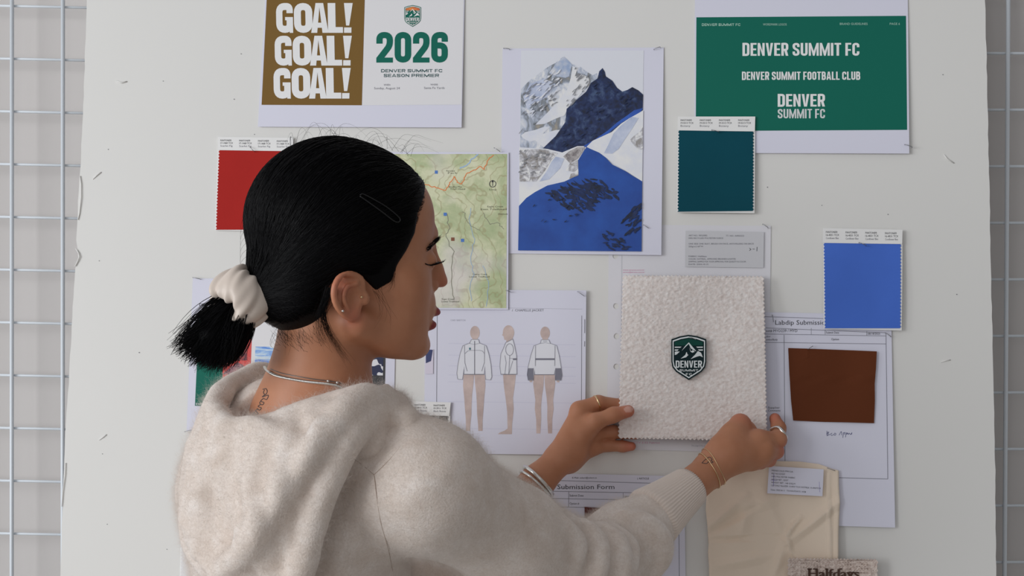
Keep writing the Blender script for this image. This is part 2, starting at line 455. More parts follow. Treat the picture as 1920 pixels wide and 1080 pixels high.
# torn paper skin along the left edge, small dents and specks of the board's face
def board_part(name, pieces, mat, h=0.0004, label=None):
    V, Fs = merge(pieces)
    return new_mesh(name, [Bp(x, y, h) for x, y in V], Fs, mat, board, bo, label=label)
def flap(path, r, name):
    V, Fs = sweep([Bp(x, y, h) for x, y, h in path], r, 6); new_mesh(name, V, Fs, board_mat, board, bo, smooth=True, label='peeling sliver of the board\'s paper skin')
flap([(150, 330, .001), (152, 345, .0014), (152, 370, .0016), (149, 400, .001), (146, 412, .001)], .0007, 'torn_edge')
flap([(142, 466, .001), (147, 474, .0016), (149, 481, .002), (146, 489, .0016), (141, 499, .001)], .0009, 'torn_edge')
flap([(123, 868, .001), (122, 890, .0012), (118, 920, .0012), (116, 950, .001)], .0006, 'torn_edge')
flap([(218, 152, .0002), (228, 155, .0014), (238, 153, .0002)], .0010, 'scuff')
flap([(174, 336, .0002), (182, 328, .0012), (190, 323, .0002)], .0009, 'scuff')
flap([(186, 825, .0002), (194, 819, .0010), (200, 815, .0002)], .0008, 'scuff')
flap([(1770, 290, .0002), (1776, 298, .0012), (1789, 306, .0002)], .0008, 'scuff')
flap([(1764, 679, .0002), (1774, 676, .0010), (1782, 675, .0002)], .0008, 'scuff')
hole_mat = principled('pin_hole', C(120, 120, 122), .8)
for speck in [tess([ellipse(x, y, r, r * .8, 8)]) for x, y, r in ((203, 280, 1.1), (306, 152, 1), (186, 489, 1), (261, 661, 1.3), (192, 851, 1), (201, 983, 1), (439, 186, 1.2), (452, 101, 1.1), (477, 252, 1), (1768, 140, 1.2), (1794, 552, 1.3), (1665, 402, 1.2), (1439, 351, 1.2), (1541, 385, 1), (313, 1030, 1))]: board_part('pin_hole', [speck], hole_mat)

# ------------------------------------------------------------------ crest builder (shield badge), centred at cx, cy, height H in px
SHIELD = [(-.385, -.40), (-.2, -.465), (0, -.5), (.2, -.465), (.385, -.40), (.385, .1), (.36, .22), (.28, .32), (0, .5), (-.28, .32), (-.36, .22), (-.385, .1)]
def crest(sh, cx, cy, H, dark, mid, light, sky=None, lvl=2, parent=None, slab=0.0):
    q = lambda pts, k=1.0: [(cx + x * H * k, cy + y * H * k) for x, y in pts]
    if slab:
        base = sh.slab('badge', [q(SHIELD)], dark, 4, parent, thick=slab, lvl=slab / .00022)
        lvl = slab / .00022 + 1; parent = base
    else:
        V, Fs = tess([q(SHIELD)]); base = sh.mesh('crest', V, Fs, dark, lvl, parent=parent); parent = base
    V, Fs = tess([q(SHIELD, .93), q(SHIELD, .87)]); sh.mesh('crest_border', V, Fs, light, lvl + 1, parent=parent)
    V, Fs = tess([q([(-.31, -.345), (0, -.42), (.31, -.345), (.31, -.26), (-.31, -.26)])])
    skyband = sh.mesh('sky_band', V, Fs, sky or mid, lvl + 1, parent=parent)
    pk = [tess([q(p)]) for p in (
        [(-.16, -.14), (-.08, -.25), (0, -.33), (.05, -.27), (.17, -.13), (.1, -.16), (.04, -.2), (.0, -.30), (-.06, -.24)],
        [(.01, -.22), (.05, -.13), (.09, -.16), (.13, -.12), (.08, -.10), (.04, -.12)],
        [(-.18, .03), (-.08, -.05), (-.05, -.12), (-.02, -.05), (.0, -.06), (-.06, .0)],
        [(.04, .04), (.14, -.06), (.2, -.14), (.27, -.1), (.31, .0), (.24, -.03), (.2, -.02), (.17, -.01)],
        [(-.31, -.235), (-.16, -.235), (-.19, -.21), (-.31, -.21)], [(.16, -.235), (.31, -.235), (.31, -.21), (.19, -.21)],
        [(-.31, -.175), (-.22, -.175), (-.25, -.145), (-.31, -.145)], [(.2, -.175), (.31, -.175), (.31, -.145), (.23, -.145)],
        [(-.31, -.12), (-.27, -.13), (-.2, -.125), (-.27, -.06), (-.31, -.05)])]
    V, Fs = merge(pk); sh.mesh('mountain_emblem', V, Fs, light, lvl + 1.5, parent=parent)
    V, Fs = merge([block_text('DENVER', cx - .29 * H, cx + .29 * H, cy + .075 * H, cy + .23 * H, .5, .17, .09),
                   block_text('SUMMIT', cx - .205 * H, cx + .205 * H, cy + .265 * H, cy + .315 * H, .9, .2, .2),
                   block_text('FC', cx - .065 * H, cx + .065 * H, cy + .35 * H, cy + .4 * H, .9, .2, .3)])
    sh.mesh('crest_lettering', V, Fs, light, lvl + 2, parent=parent)
    return base
def quad(*c): return np.array(c, float), [(0, 1, 2, 3)]
# ------------------------------------------------------------------ match-day poster print
s = Sheet('poster_print', 'white sheet at top with gold panel shouting three big white words beside green 2026', 'poster',
          [(500, -52), (872, -50), (866, 240), (484, 238)], .0012, lift=(0, 0, .003, .0015))
s.slab('paper', [[tuple(p) for p in s.c]], white_paper)
s.mesh('gold_panel', *quad((502, -40), (685, -40), (679, 198), (491, 197)), gold_ink, 1, 14)
s.mesh('white_panel', *quad((685.5, -40), (870, -40), (866, 197), (679.5, 198)), soft_paper, 1, 14)
rows = []
for (xa, xb, xe, yt, yb) in ((517.5, 642.5, 661, 5, 62.5), (515, 641, 659.5, 66.5, 124), (513, 639.5, 657.5, 127, 186)):
    k = xb - xa; yy = (yt + 1, yb - .5); dx = -2.2
    for ch, a, b in (('G', 0, .252), ('O', .268, .544), ('A', .522, .782), ('L', .776, 1.0)):
        V, Fs = union2d(*merge(glyph(ch, .62 if ch in 'GO' else (.66 if ch == 'A' else .46), .235)))
        wd = V[:, 0].max(); x = xa + k * (a + (b - a) * V[:, 0] / wd) + dx * (1 - V[:, 1]) * -1 * .5
        rows.append((np.column_stack([x, yy[1] - V[:, 1] * (yy[1] - yy[0])]), Fs))
    V, Fs = union2d(*merge(glyph('!', .3, .2))); wd = .3
    rows.append((np.column_stack([xe - 16.5 + 16.5 * V[:, 0] / wd + 1.1 * V[:, 1] - .5, yy[1] - V[:, 1] * (yy[1] - yy[0])]), Fs))
s.mesh('headline_lettering', *merge(rows), white_ink, 2)
s.mesh('year_lettering', *block_text('2026', 706, 840, 60.5, 118, .53, .2, .055), green_ink, 2)
s.mesh('title_lettering', *merge([block_text('DENVER SUMMIT FC', 715, 829.5, 130.4, 136.2, 1.15, .22, .2), block_text('SEASON PREMIER', 720, 823.5, 139.4, 145.2, 1.15, .22, .2)]), principled('dark_green_ink', C(44, 78, 80), .5), 2)
s.mesh('date_lettering', *merge([type_text('WHEN', 720, 161.3, 3.2, 732, .01), type_text('Sunday, August 24', 702, 168, 4, 750), type_text('WHERE', 807.5, 161, 3.2, 821.5, .01), type_text('Santa Fe Yards', 795.5, 167.5, 4, 834)]), grey_ink, 2)
crest(s, 774, 30.5, 41, green_ink, green_ink, white_ink, sky=mottled('sunset_ink', [(.35, C(190, 70, 50)), (.65, C(220, 140, 60))], 60))

# ------------------------------------------------------------------ mountain print
s = Sheet('mountain_print', 'white sheet with a tall blue and white snowy mountain picture', 'print',
          [(942.4, 91), (1244.5, 89), (1240, 479), (938, 475)], .0014, lift=(0, 0, .004, 0), bow=.001)
s.slab('paper', [[tuple(p) for p in s.c]], white_paper)
mc = lambda pts: [(920 + x * .4072, 60 + y * .4074) for x, y in pts]
rock = mottled('printed_snow_and_rock', [(.36, C(212, 212, 222)), (.47, C(168, 176, 192)), (.56, C(116, 122, 130)), (.68, C(150, 142, 130))], 46, 8, dist=.6, stretch=(1.5, 1, .8))
snow = mottled('printed_snow', [(.3, C(196, 200, 214)), (.6, C(222, 223, 230))], 26)
shade_snow = mottled('printed_blue_grey_snow', [(.35, C(160, 170, 194)), (.65, C(190, 196, 212))], 50)
summit_ink = mottled('printed_summit', [(.35, C(140, 158, 188)), (.62, C(200, 200, 204))], 60)
navy_rock = mottled('printed_navy_crag', [(.36, C(12, 22, 48)), (.52, C(22, 40, 82)), (.66, C(58, 76, 110))], 95, 8, dist=.4)
blue_slope = mottled('printed_blue_slope', [(.3, C(28, 66, 146)), (.7, C(44, 90, 178))], 30)
deep_blue = mottled('printed_deep_blue', [(.3, C(20, 56, 128, 192)), (.7, C(28, 74, 152, 192))], 24)
dark_patch = mottled('printed_dark_rock', [(.35, C(8, 18, 36)), (.65, C(20, 40, 84))], 120, 5)
pale_rock = mottled('printed_pale_rock', [(.42, C(140, 136, 134)), (.52, C(176, 176, 182)), (.6, C(214, 216, 224))], 110, 6, dist=.6)
sky_ink = principled('printed_pale_sky', C(204, 206, 226), .5)
art = [
 (sky_ink, [(140, 85), (705, 85), (700, 300), (140, 300)], 1.4),
 (rock, [(140, 265), (165, 238), (190, 215), (215, 198), (240, 178), (270, 158), (300, 142), (322, 122), (338, 114), (356, 128), (375, 150), (388, 152), (400, 165), (414, 160), (440, 182), (470, 200), (490, 190), (492, 215), (460, 240), (400, 310), (360, 360), (345, 420), (300, 480), (255, 540), (136, 535)], 2),
 (summit_ink, [(300, 146), (338, 114), (375, 150), (362, 205), (345, 212), (310, 206), (268, 190), (285, 168)], 3),
 (snow, [(378, 158), (400, 170), (388, 205), (420, 196), (450, 208), (455, 232), (405, 300), (360, 345), (340, 385), (300, 400), (250, 424), (205, 428), (262, 372), (318, 310), (352, 268), (368, 215)], 3),
 (snow, [(140, 478), (160, 462), (205, 452), (250, 436), (272, 440), (240, 470), (300, 452), (322, 452), (300, 482), (246, 533), (205, 500), (180, 506), (150, 490)], 3),
 (shade_snow, [(150, 300), (180, 240), (250, 215), (300, 240), (260, 300), (200, 330), (170, 360)], 2.5),
 (navy_rock, [(515, 167), (526, 185), (530, 205), (560, 225), (582, 258), (606, 276), (630, 268), (652, 255), (680, 270), (702, 290), (700, 362), (650, 392), (570, 455), (480, 500), (430, 525), (330, 556), (290, 548), (243, 535), (300, 480), (345, 415), (350, 355), (400, 310), (440, 275), (462, 235), (492, 215), (500, 182)], 4),
 (blue_slope, [(701, 352), (690, 372), (640, 398), (600, 422), (560, 452), (520, 492), (470, 512), (440, 533), (428, 526), (480, 496), (540, 455), (580, 420), (630, 385), (660, 362)], 5),
 (snow, [(703, 362), (680, 376), (640, 398), (600, 424), (558, 462), (470, 502), (442, 530), (470, 545), (505, 560), (560, 602), (640, 652), (698, 690)], 5),
 (shade_snow, [(650, 392), (682, 398), (650, 450), (625, 486), (590, 540), (560, 562), (522, 560), (545, 515), (565, 470), (600, 432)], 6),
 (pale_rock, [(688, 460), (701, 440), (701, 545), (676, 540), (640, 500), (660, 480)], 6),
 (snow, [(132, 532), (200, 536), (262, 540), (330, 556), (368, 540), (400, 527), (430, 527), (430, 552), (404, 598), (405, 664), (330, 697), (262, 710), (200, 742), (132, 800)], 6),
 (pale_rock, [(134, 540), (250, 542), (310, 560), (280, 590), (250, 640), (210, 690), (134, 690)], 7),
 (shade_snow, [(300, 575), (340, 585), (320, 630), (270, 680), (225, 690), (260, 640), (280, 600)], 7),
 (mottled('printed_brown_rock', [(.4, C(112, 106, 108)), (.6, C(168, 164, 164))], 140), [(360, 552), (400, 532), (428, 532), (426, 552), (402, 585), (366, 606), (335, 575)], 7.5),
 (pale_rock, [(366, 606), (402, 590), (402, 630), (385, 645), (345, 640)], 7.5), (pale_rock, [(370, 655), (405, 640), (404, 662), (362, 678)], 7.5),
 (deep_blue, [(131, 802), (165, 765), (205, 738), (262, 708), (340, 690), (396, 664), (404, 640), (403, 592), (430, 548), (442, 532), (500, 557), (530, 580), (560, 612), (620, 642), (660, 668), (698, 690), (695, 1012), (127, 1006)], 6),
]
rq = random.Random(8)
def rocks(region, count, size, lv, mat, slope=-.6):
    """irregular marks scattered inside a region"""
    xs = [p[0] for p in region]; ys = [p[1] for p in region]; n_ = 0
    while n_ < count:
        x, y = rq.uniform(min(xs), max(xs)), rq.uniform(min(ys), max(ys)); ins = False
        for (a, b), (c, d) in zip(region, region[1:] + region[:1]):
            if (b > y) != (d > y) and x < a + (y - b) / (d - b) * (c - a): ins = not ins
        if not ins: continue
        L, W = size * rq.uniform(.5, 1.6), size * rq.uniform(.25, .6); sl = slope + rq.uniform(-.5, .5); pts = []
        for k_ in range(8):
            an = k_ / 8 * 2 * math.pi; r_ = rq.uniform(.55, 1.25); u_, v_ = L * math.cos(an) * r_, W * math.sin(an) * r_
            pts.append((min(max(x + u_, 130), 696), y + v_ + u_ * sl))
        art.append((mat, pts, lv)); n_ += 1
rocks([(270, 745), (340, 702), (430, 690), (500, 675), (555, 705), (600, 760), (540, 800), (430, 840), (330, 810)], 90, 15, 7.5, dark_patch, .5)
rocks([(340, 730), (500, 690), (560, 760), (400, 830)], 60, 15, 7.6, dark_patch, .5)
rocks([(600, 860), (640, 810), (690, 780), (690, 925), (640, 935)], 34, 15, 7.5, dark_patch, -.7)
rocks([(515, 930), (560, 915), (615, 950), (640, 1000), (540, 1000)], 26, 12, 7.5, dark_patch, .3)
grey_rock = mottled('printed_grey_rock', [(.35, C(104, 108, 114)), (.65, C(140, 140, 144))], 120, 5)
rocks([(150, 290), (240, 190), (330, 230), (300, 330), (200, 440), (140, 460)], 46, 9, 3.7, grey_rock, -.9)
rocks([(390, 165), (455, 195), (440, 260), (350, 370), (345, 330), (400, 230)], 26, 9, 3.7, grey_rock, -1.1)
rocks([(150, 300), (320, 150), (360, 230), (200, 420)], 40, 9, 3.8, snow, -.8)
rocks([(134, 545), (280, 560), (240, 650), (134, 690)], 40, 7, 7.4, grey_rock, -.3)
rocks([(470, 240), (560, 240), (690, 330), (480, 480), (300, 540), (360, 400)], 60, 9, 5.2, dark_patch, -.8)
rocks([(150, 830), (300, 740), (420, 860), (250, 900)], 14, 7, 7.5, dark_patch, -.5)
mats = []; parts = []; midx = []
pic = s.mesh('mountain_picture', *tess([mc([(140, 85), (705, 85), (695, 1012), (127, 1006)])]), sky_ink, 1, 18)
for i, (m, pts, lv) in enumerate(art):
    V, Fs = refine(*tess([mc(pts)]), 16); mats.append(m)
    parts.append((s.to3(V, (lv + i * .02) * .00022), Fs)); midx += [i] * len(Fs)
V, Fs = merge(parts)
new_mesh('mountain_ridges', V, Fs, mats, pic, s.o, mat_idx=midx)

# ------------------------------------------------------------------ topographic map
s = Sheet('trail_map', 'green topographic trail map sheet behind the face, orange route line across it', 'map',
          [(575, 284), (954, 286), (953, 581), (572, 579)], .0034, lift=(0, .001, .002, 0))
s.slab('paper', [[tuple(p) for p in s.c]], white_paper)
map_mat = principled('printed_topographic_map', (1, 1, 1), .55); _n = NT(map_mat)
co = _n.coords(); h1 = _n.noise(co, 22, 7, .62, .5)
c1 = _n.ramp(h1, [(.30, C(150, 166, 124)), (.45, C(172, 180, 142)), (.56, C(196, 198, 166)), (.72, C(206, 206, 180))])
wv = _n.add('ShaderNodeTexWave'); wv.inputs['Scale'].default_value = 16; wv.inputs['Distortion'].default_value = 22; wv.inputs['Detail'].default_value = 3; wv.inputs['Detail Scale'].default_value = 1.4
_n.link(co, wv.inputs['Vector'])
c2 = _n.mix(_n.ramp(wv.outputs[0], [(.0, (.55,) * 3), (.12, (0,) * 3)]), c1, C(150, 142, 104))
h3 = _n.noise(co, 9, 2)
c3 = _n.mix(_n.ramp(h3, [(.55, (0,) * 3), (.68, (.5,) * 3)]), c2, C(206, 196, 206))
_n.base(c3)
mp = s.mesh('map_face', *quad((578, 289), (951, 289), (949.5, 578), (576, 576)), map_mat, 1, 20)
rj = random.Random(5)
def jag(pts, amp, seed=1):
    r = random.Random(seed); out = []
    for (a, b), (c, d) in zip(pts, pts[1:]):
        for k in range(5): t = k / 5; out.append((a + (c - a) * t + r.uniform(-amp, amp), b + (d - b) * t + r.uniform(-amp, amp)))
    return out + [pts[-1]]
s.mesh('orange_route', *lines((jag([(770, 345), (800, 347), (818, 352), (836, 358), (842, 346), (852, 331), (858, 342), (866, 346), (874, 326), (888, 320), (900, 312), (908, 318), (914, 302), (926, 291)], 1.2), 1.5)), orange_ink, 2, parent=mp)
s.mesh('stream_lines', *lines((jag([(862, 316), (876, 310), (884, 300), (897, 290)], .8, 2), 2.2), (jag([(884, 390), (880, 420), (890, 450), (882, 480), (888, 515), (880, 540), (884, 565)], 2, 3), 1), (jag([(770, 420), (800, 440), (815, 470)], 2, 4), 1), (jag([(906, 500), (918, 530), (912, 575)], 2, 7), 1)), principled('stream_ink', C(150, 176, 204), .5), 2, parent=mp)
s.mesh('road_lines', *lines((jag([(838, 400), (842, 430), (836, 446), (850, 470), (846, 520), (852, 560)], 2, 5), 1.1), (jag([(905, 398), (920, 420), (934, 418), (945, 430)], 2, 6), .9), (jag([(868, 395), (872, 405), (880, 420), (900, 432)], 2, 8), .9)), principled('road_ink', C(128, 128, 112), .5), 2, parent=mp)
s.mesh('map_symbols', *merge([quad((815.5, 320), (821, 320), (821, 326), (815.5, 326)), quad((832, 399), (838, 399), (838, 405), (832, 405)), quad((864.5, 448), (870.5, 448), (870.5, 454), (864.5, 454))]), blue_ink, 2, parent=mp)
s.mesh('map_symbols', *quad((846, 445.5), (852.5, 445.5), (852.5, 452), (846, 452)), brown_ink, 2, parent=mp)
s.mesh('compass_rose', *merge([tess([ellipse(924, 345, 6.6, 6.6), ellipse(924, 345, 5.4, 5.4)]), stroke2([(924, 349), (924, 339)], 1.2), tess([[(922, 342), (924, 337), (926, 342)]])]), black_ink, 2, parent=mp)
s.mesh('place_names', *merge([type_text(t, x, y, 2.9, x1, .006) for t, x, y, x1 in (('Eagle Creek', 914, 389, 944), ('East Trailhead', 902, 394, 950), ('Tanner Creek', 886, 516, 914), ('Lower Trailhead', 880, 520.5, 918), ('Tiger Creek', 828, 562.5, 853), ('Lower Trailhead', 828, 567, 861), ('Paradise', 837, 322, 853), ('Park', 840, 326, 858), ('Bradley Mtn', 842, 352, 866), ('Trail Head', 844, 356, 872), ('Loop', 918, 357, 931), ('Overlook', 934, 403, 952))]), principled('map_text_ink', C(82, 84, 66), .5), 2, parent=mp)

# ------------------------------------------------------------------ green wordmark page
s = Sheet('wordmark_print', 'white sheet at upper right with a green panel of white club wordmarks', 'print',
          [(1303, -22), (1702, -22), (1704, 289), (1302, 287)], .0012, lift=(0, 0, .004, .001))
s.slab('paper', [[tuple(p) for p in s.c]], white_paper)
gp = s.mesh('green_panel', *quad((1305.7, 32.6), (1698.5, 30), (1700, 244.5), (1304.5, 246)), green_ink, 1, 16)
hd = principled('header_ink', C(150, 186, 172), .5)
s.mesh('header_lettering', *merge([block_text('DENVER SUMMIT FC', 1316, 1388, 44.2, 49, 1.15, .22, .2), type_text('WORDMARK LOGOS', 1430.5, 48.2, 4.2, 1475), type_text('BRAND GUIDELINES', 1574.5, 47.2, 4.2, 1626.5), type_text('PAGE 6', 1668, 47.2, 4.2, 1687)]), hd, 2, parent=gp)
s.mesh('wordmark_lettering', *block_text('DENVER SUMMIT FC', 1392, 1611, 81, 105, .46, .165, .07), white_ink, 2, parent=gp)
s.mesh('wordmark_lettering', *block_text('DENVER SUMMIT FOOTBALL CLUB', 1391, 1612.5, 135, 150.3, .46, .17, .08), white_ink, 2, parent=gp)
s.mesh('wordmark_lettering', *block_text('DENVER', 1458, 1546.5, 177, 200.5, .47, .17, .07), white_ink, 2, parent=gp)
s.mesh('wordmark_lettering', *block_text('SUMMIT FC', 1458, 1546.5, 205, 222.5, .47, .16, .08), dim_white_ink, 2, parent=gp)

# ------------------------------------------------------------------ colour card with pinked fabric
def colour_card(label, hdr, fab, fabmat, code, nm, h, teeth=26, cols=4, lift=(0, 0, 0, 0), bow=0.001, txt=None):
    """hdr = TL, TR, BR, BL of the white header; fab = BR, BL of the swatch below it"""
    s = Sheet('colour_card', label, 'fabric swatch', [hdr[0], hdr[1], fab[0], fab[1]], h, 'fabric colour cards', lift=lift, bow=bow)
    s.slab('backing_card', [[hdr[0], hdr[1], fab[0], fab[1]]], card_white, thick=.0004)
    i = 1.6
    L = zigzag((fab[1][0] + i, fab[1][1] - 1), (hdr[3][0] + i, hdr[3][1] - 3), teeth, 2.3, 1)
    R = zigzag((hdr[2][0] - i, hdr[2][1] - 3), (fab[0][0] - i, fab[0][1] - 1), teeth, 2.3, 1)
    s.slab('fabric', [L + R], fabmat, 12, thick=.0006, lvl=4)
    s.slab('header_card', [[tuple(p) for p in hdr]], card_white, thick=.0004, lvl=7)
    w = (hdr[1][0] - hdr[0][0]); hh = hdr[3][1] - hdr[0][1]; parts = []; parts2 = []
    for k in range(cols):
        x = hdr[0][0] + w * (.035 + k * .248); y = hdr[0][1] + (hdr[1][1] - hdr[0][1]) * k / 4
        parts += [type_text('PANTONE\u00ae', x, y + hh * .33, hh * .13, x + w * .145, .012), type_text(code, x, y + hh * .53, hh * .13, x + w * .165, .008)]
        parts2 += [type_text(nm, x, y + hh * .74, hh * .13, x + w * (.125 if len(nm) < 9 else .16))]
    s.mesh('header_lettering', *merge(parts), txt or black_ink, 8); s.mesh('colour_name', *merge(parts2), grey_ink, 8)
    return s
def weave(name, col, rough=.8):
    m = principled(name, col, rough, Specular_IOR_Level=.2); n = NT(m); co = n.coords()
    n.base(n.mix(n.ramp(n.noise(co, 12, 3), [(.35, (0,) * 3), (.7, (.35,) * 3)]), col, tuple(min(.9, c * 1.25) for c in col)))
    n.bump(n.noise(co, 900, 1), .25, .0004)
    return m
colour_card('red fabric colour card with white header beside the dark hair', [(409, 257), (551, 259), (549, 284), (409, 282)], [(545, 435), (403.5, 432)], weave('red_cotton', C(156, 34, 30)), '17-1468 TCX', 'Scarlet Fig', .0016, lift=(0, 0, .002, .001))
colour_card('dark teal fabric colour card overlapping the green wordmark sheet', [(1271, 219), (1416, 219), (1415, 247), (1270, 245)], [(1414.5, 400), (1268.5, 398.5)], weave('teal_cotton', C(2, 58, 70, 186)), '19-5513 TCX', 'Botany', .0042, lift=(0, 0, .002, .002))
bs = colour_card('bright blue fabric colour card at the right of the board', [(1543, 428), (1692, 431), (1691, 458), (1542, 456)], [(1690, 620), (1543.5, 617)], weave('blue_cotton', C(58, 90, 166, 180)), '16-4031 TCX', 'Cornflower Blue', .0044, lift=(0, 0, .003, .004), bow=.002)
colour_card('colour card with dark mottled fabric over the jacket drawing, behind the shoulder', [(700, 750), (845.5, 754.5), (842.5, 780), (700, 776)], [(838, 930), (696, 926)], mottled('dark_mottled_fabric', [(.4, C(52, 52, 54)), (.5, C(96, 96, 98)), (.62, C(160, 160, 160))], 260, 3, .9), '19-3911 TCX', 'Black Beauty', .0044)
colour_card('white fabric colour card low at the far left beside the sweater', [(339.5, 988), (484, 992), (483, 1016), (339, 1013)], [(480, 1180), (335, 1176)], weave('white_cotton', C(206, 205, 206)), '11-0601 TCX', 'Bright White', .0016, txt=grey_ink)

# ------------------------------------------------------------------ moodboard page, half behind the neck
s = Sheet('moodboard_print', 'white sheet behind the ponytail with green and red panels side by side', 'print',
          [(362, 522), (743, 527), (738, 818), (351.5, 808)], .0012, lift=(.001, 0, 0, .004))
s.slab('paper', [[tuple(p) for p in s.c]], white_paper)
s.mesh('green_panel', *quad((374.5, 583.5), (421, 584.5), (417, 763), (367, 761)), green_ink, 1, 20)
rp = s.mesh('red_panel', *quad((421, 584.5), (474.5, 585.5), (468.5, 764), (417, 763)), red_ink, 1, 20)
s.mesh('panel_picture', *tess([[(426, 651), (464.5, 649), (464, 676), (425, 676)]]), mottled('maroon_relief', [(.4, C(84, 40, 50)), (.6, C(150, 60, 60))], 160, dist=1), 2, 10, parent=rp)
s.mesh('panel_picture', *tess([[(418, 702), (432, 690), (446, 679), (456, 684), (463, 692), (463, 702)]]), mottled('purple_relief', [(.4, C(96, 62, 76)), (.6, C(150, 96, 104))], 160, dist=1), 2, 10, parent=rp)
s.mesh('blue_picture', *quad((479.5, 650), (522, 650.5), (521, 692), (478, 691)), mottled('blue_lake_print', [(.38, C(84, 128, 200)), (.5, C(150, 180, 222)), (.62, C(206, 214, 230))], 70, dist=.8, stretch=(.5, 1, 2.4)), 1, 20)
s.mesh('white_panel', *quad((474.5, 585.5), (560, 586.5), (556, 766), (468.5, 764)), soft_paper, .6, 20)
bp_ = s.mesh('black_panel', *quad((640, 588), (724.5, 589), (721, 768), (636, 767)), principled('charcoal_ink', C(50, 50, 52), .5), 1, 20)
s.mesh('panel_picture', *quad((650, 660), (719, 661), (718, 704), (649, 703)), mottled('camouflage_print', [(.47, C(34, 40, 70)), (.48, C(206, 206, 210))], 75, 1), 2, 12, parent=bp_)
s.mesh('heading_lettering', *block_text('DENVER SUMMIT FC', 374.5, 455, 569.2, 574, 1.15, .22, .2), black_ink, 1)
s.mesh('footer_lettering', *type_text('EVERGREEN', 369, 759.5, 3.8, 410, .015), white_ink, 2)

# ------------------------------------------------------------------ jacket drawing
s = Sheet('jacket_drawing', 'white sheet of three mannequin figures modelling a pale zip jacket', 'drawing',
          [(797.5, 543), (1099.5, 545), (1097, 853), (795, 850)], .0018, lift=(0, .003, .004, 0))
s.slab('paper', [[tuple(p) for p in s.c]], white_paper)
j = lambda pts: [(780 + x / 3, 520 + y / 3) for x, y in pts]
skin_print = mottled('printed_skin', [(.3, C(164, 146, 142)), (.7, C(196, 178, 172))], 40)
cloth_print = principled('printed_pale_cloth', C(206, 207, 216), .5)
grey_print = principled('printed_grey', C(112, 112, 124), .5)
outline_ink = principled('drawing_outline', C(112, 112, 124), .5)
def mirror(pts, cx): return [(2 * cx - x, y) for x, y in pts][::-1]
leg = [(268, 548), (327, 548), (323, 600), (316, 660), (313, 718), (312, 770), (306, 830), (305, 864), (281, 864), (281, 800), (275, 730), (272, 680), (265, 610)]
legb = [(663, 548), (721, 548), (718, 610), (708, 680), (704, 730), (705, 790), (700, 878), (678, 878), (677, 800), (669, 740), (672, 690), (660, 600)]
def figure(name, nhead, skin, cloth, grey, strokes):
    V, Fs = union2d(*merge([tess([j(p)]) for p in skin[:nhead]])); o = s.mesh(name, V, Fs, skin_print, 1)
    for i, p in enumerate(skin[nhead:]): s.mesh('leg' if i < 2 else 'hand', *tess([j(p)]), skin_print, 1, parent=o)
    V, Fs = merge([tess([j(p)]) for p in cloth]); s.mesh('jacket', V, Fs, cloth_print, 2, parent=o)
    if grey: V, Fs = merge([tess([j(p)]) for p in grey]); s.mesh('grey_trim', V, Fs, grey_print, 3, parent=o)
    V, Fs = lines(*[(j(p), w * .72) for p, w in strokes]); s.mesh('seam_lines', V, Fs, outline_ink, 4, parent=o)
jf = [(312, 350), (352, 350), (358, 370), (395, 385), (410, 430), (422, 490), (427, 560), (420, 577), (393, 575), (388, 500), (384, 546), (270, 546), (272, 500), (262, 575), (235, 573), (230, 540), (236, 490), (248, 430), (264, 385), (302, 370)]
figure('front_figure', 2, [ellipse(332, 312, 27, 38), [(318, 335), (346, 335), (348, 360), (316, 360)], leg, mirror(leg, 328)], [jf], None,
       [(jf + jf[:1], .8), ([(330, 358), (330, 545)], 1.5), ([(276, 430), (290, 415), (305, 411), (360, 411), (374, 415), (386, 430)], .8), ([(273, 385), (275, 480), (288, 528)], .9), ([(386, 385), (385, 480), (370, 528)], .9), ([(270, 546), (384, 546)], 1.4), ([(300, 372), (330, 378), (360, 371)], .6)])
js = [(505, 368), (545, 348), (555, 385), (566, 440), (568, 546), (478, 546), (472, 500), (478, 430), (492, 400)]
legs = [(490, 548), (562, 548), (556, 610), (546, 680), (550, 740), (541, 830), (540, 882), (462, 882), (470, 874), (500, 862), (516, 850), (514, 760), (506, 690), (496, 620)]
figure('side_figure', 3, [ellipse(521, 312, 32, 42), [(492, 312), (485, 326), (493, 332), (498, 352), (520, 354), (520, 300)], [(510, 340), (545, 330), (545, 365), (508, 365)], legs], [js], [[(546, 456), (568, 456), (568, 466), (546, 466)]],
       [(js + js[:1], .8), (ellipse(527, 407, 22, 33) + ellipse(527, 407, 22, 33)[:1], .9), ([(478, 546), (568, 546)], 1.4), ([(528, 440), (522, 546)], .9), ([(500, 545), (508, 480), (500, 440)], .8), ([(524, 540), (545, 470)], .8), ([(525, 456), (568, 458)], .7)])
jb = [(705, 352), (748, 352), (756, 372), (792, 385), (806, 440), (816, 500), (822, 555), (816, 580), (785, 580), (782, 520), (779, 548), (668, 548), (668, 520), (661, 580), (632, 580), (626, 548), (632, 500), (646, 440), (664, 385), (700, 372)]
figure('back_figure', 2, [ellipse(727, 314, 27, 36), [(712, 335), (742, 335), (744, 360), (710, 360)], legb, mirror(legb, 722), [(636, 578), (656, 578), (654, 590), (642, 590)], [(790, 578), (808, 578), (806, 592), (794, 590)]], [jb],
       [[(630, 512), (663, 512), (661, 578), (632, 578), (626, 548)], [(784, 512), (817, 512), (822, 552), (816, 578), (785, 578)], [(672, 456), (780, 456), (780, 466), (672, 466)]],
       [(jb + jb[:1], .8), ([(673, 385), (672, 500)], .9), ([(783, 385), (781, 500)], .9), ([(668, 548), (779, 548)], 1.3), ([(698, 373), (728, 368), (756, 374)], .6), ([(716, 360), (738, 360)], .8)])
s.mesh('chest_badge', *tess([j([(299, 396), (309, 396), (308, 408), (300, 408)])]), principled('badge_teal', C(60, 110, 120), .5), 4)
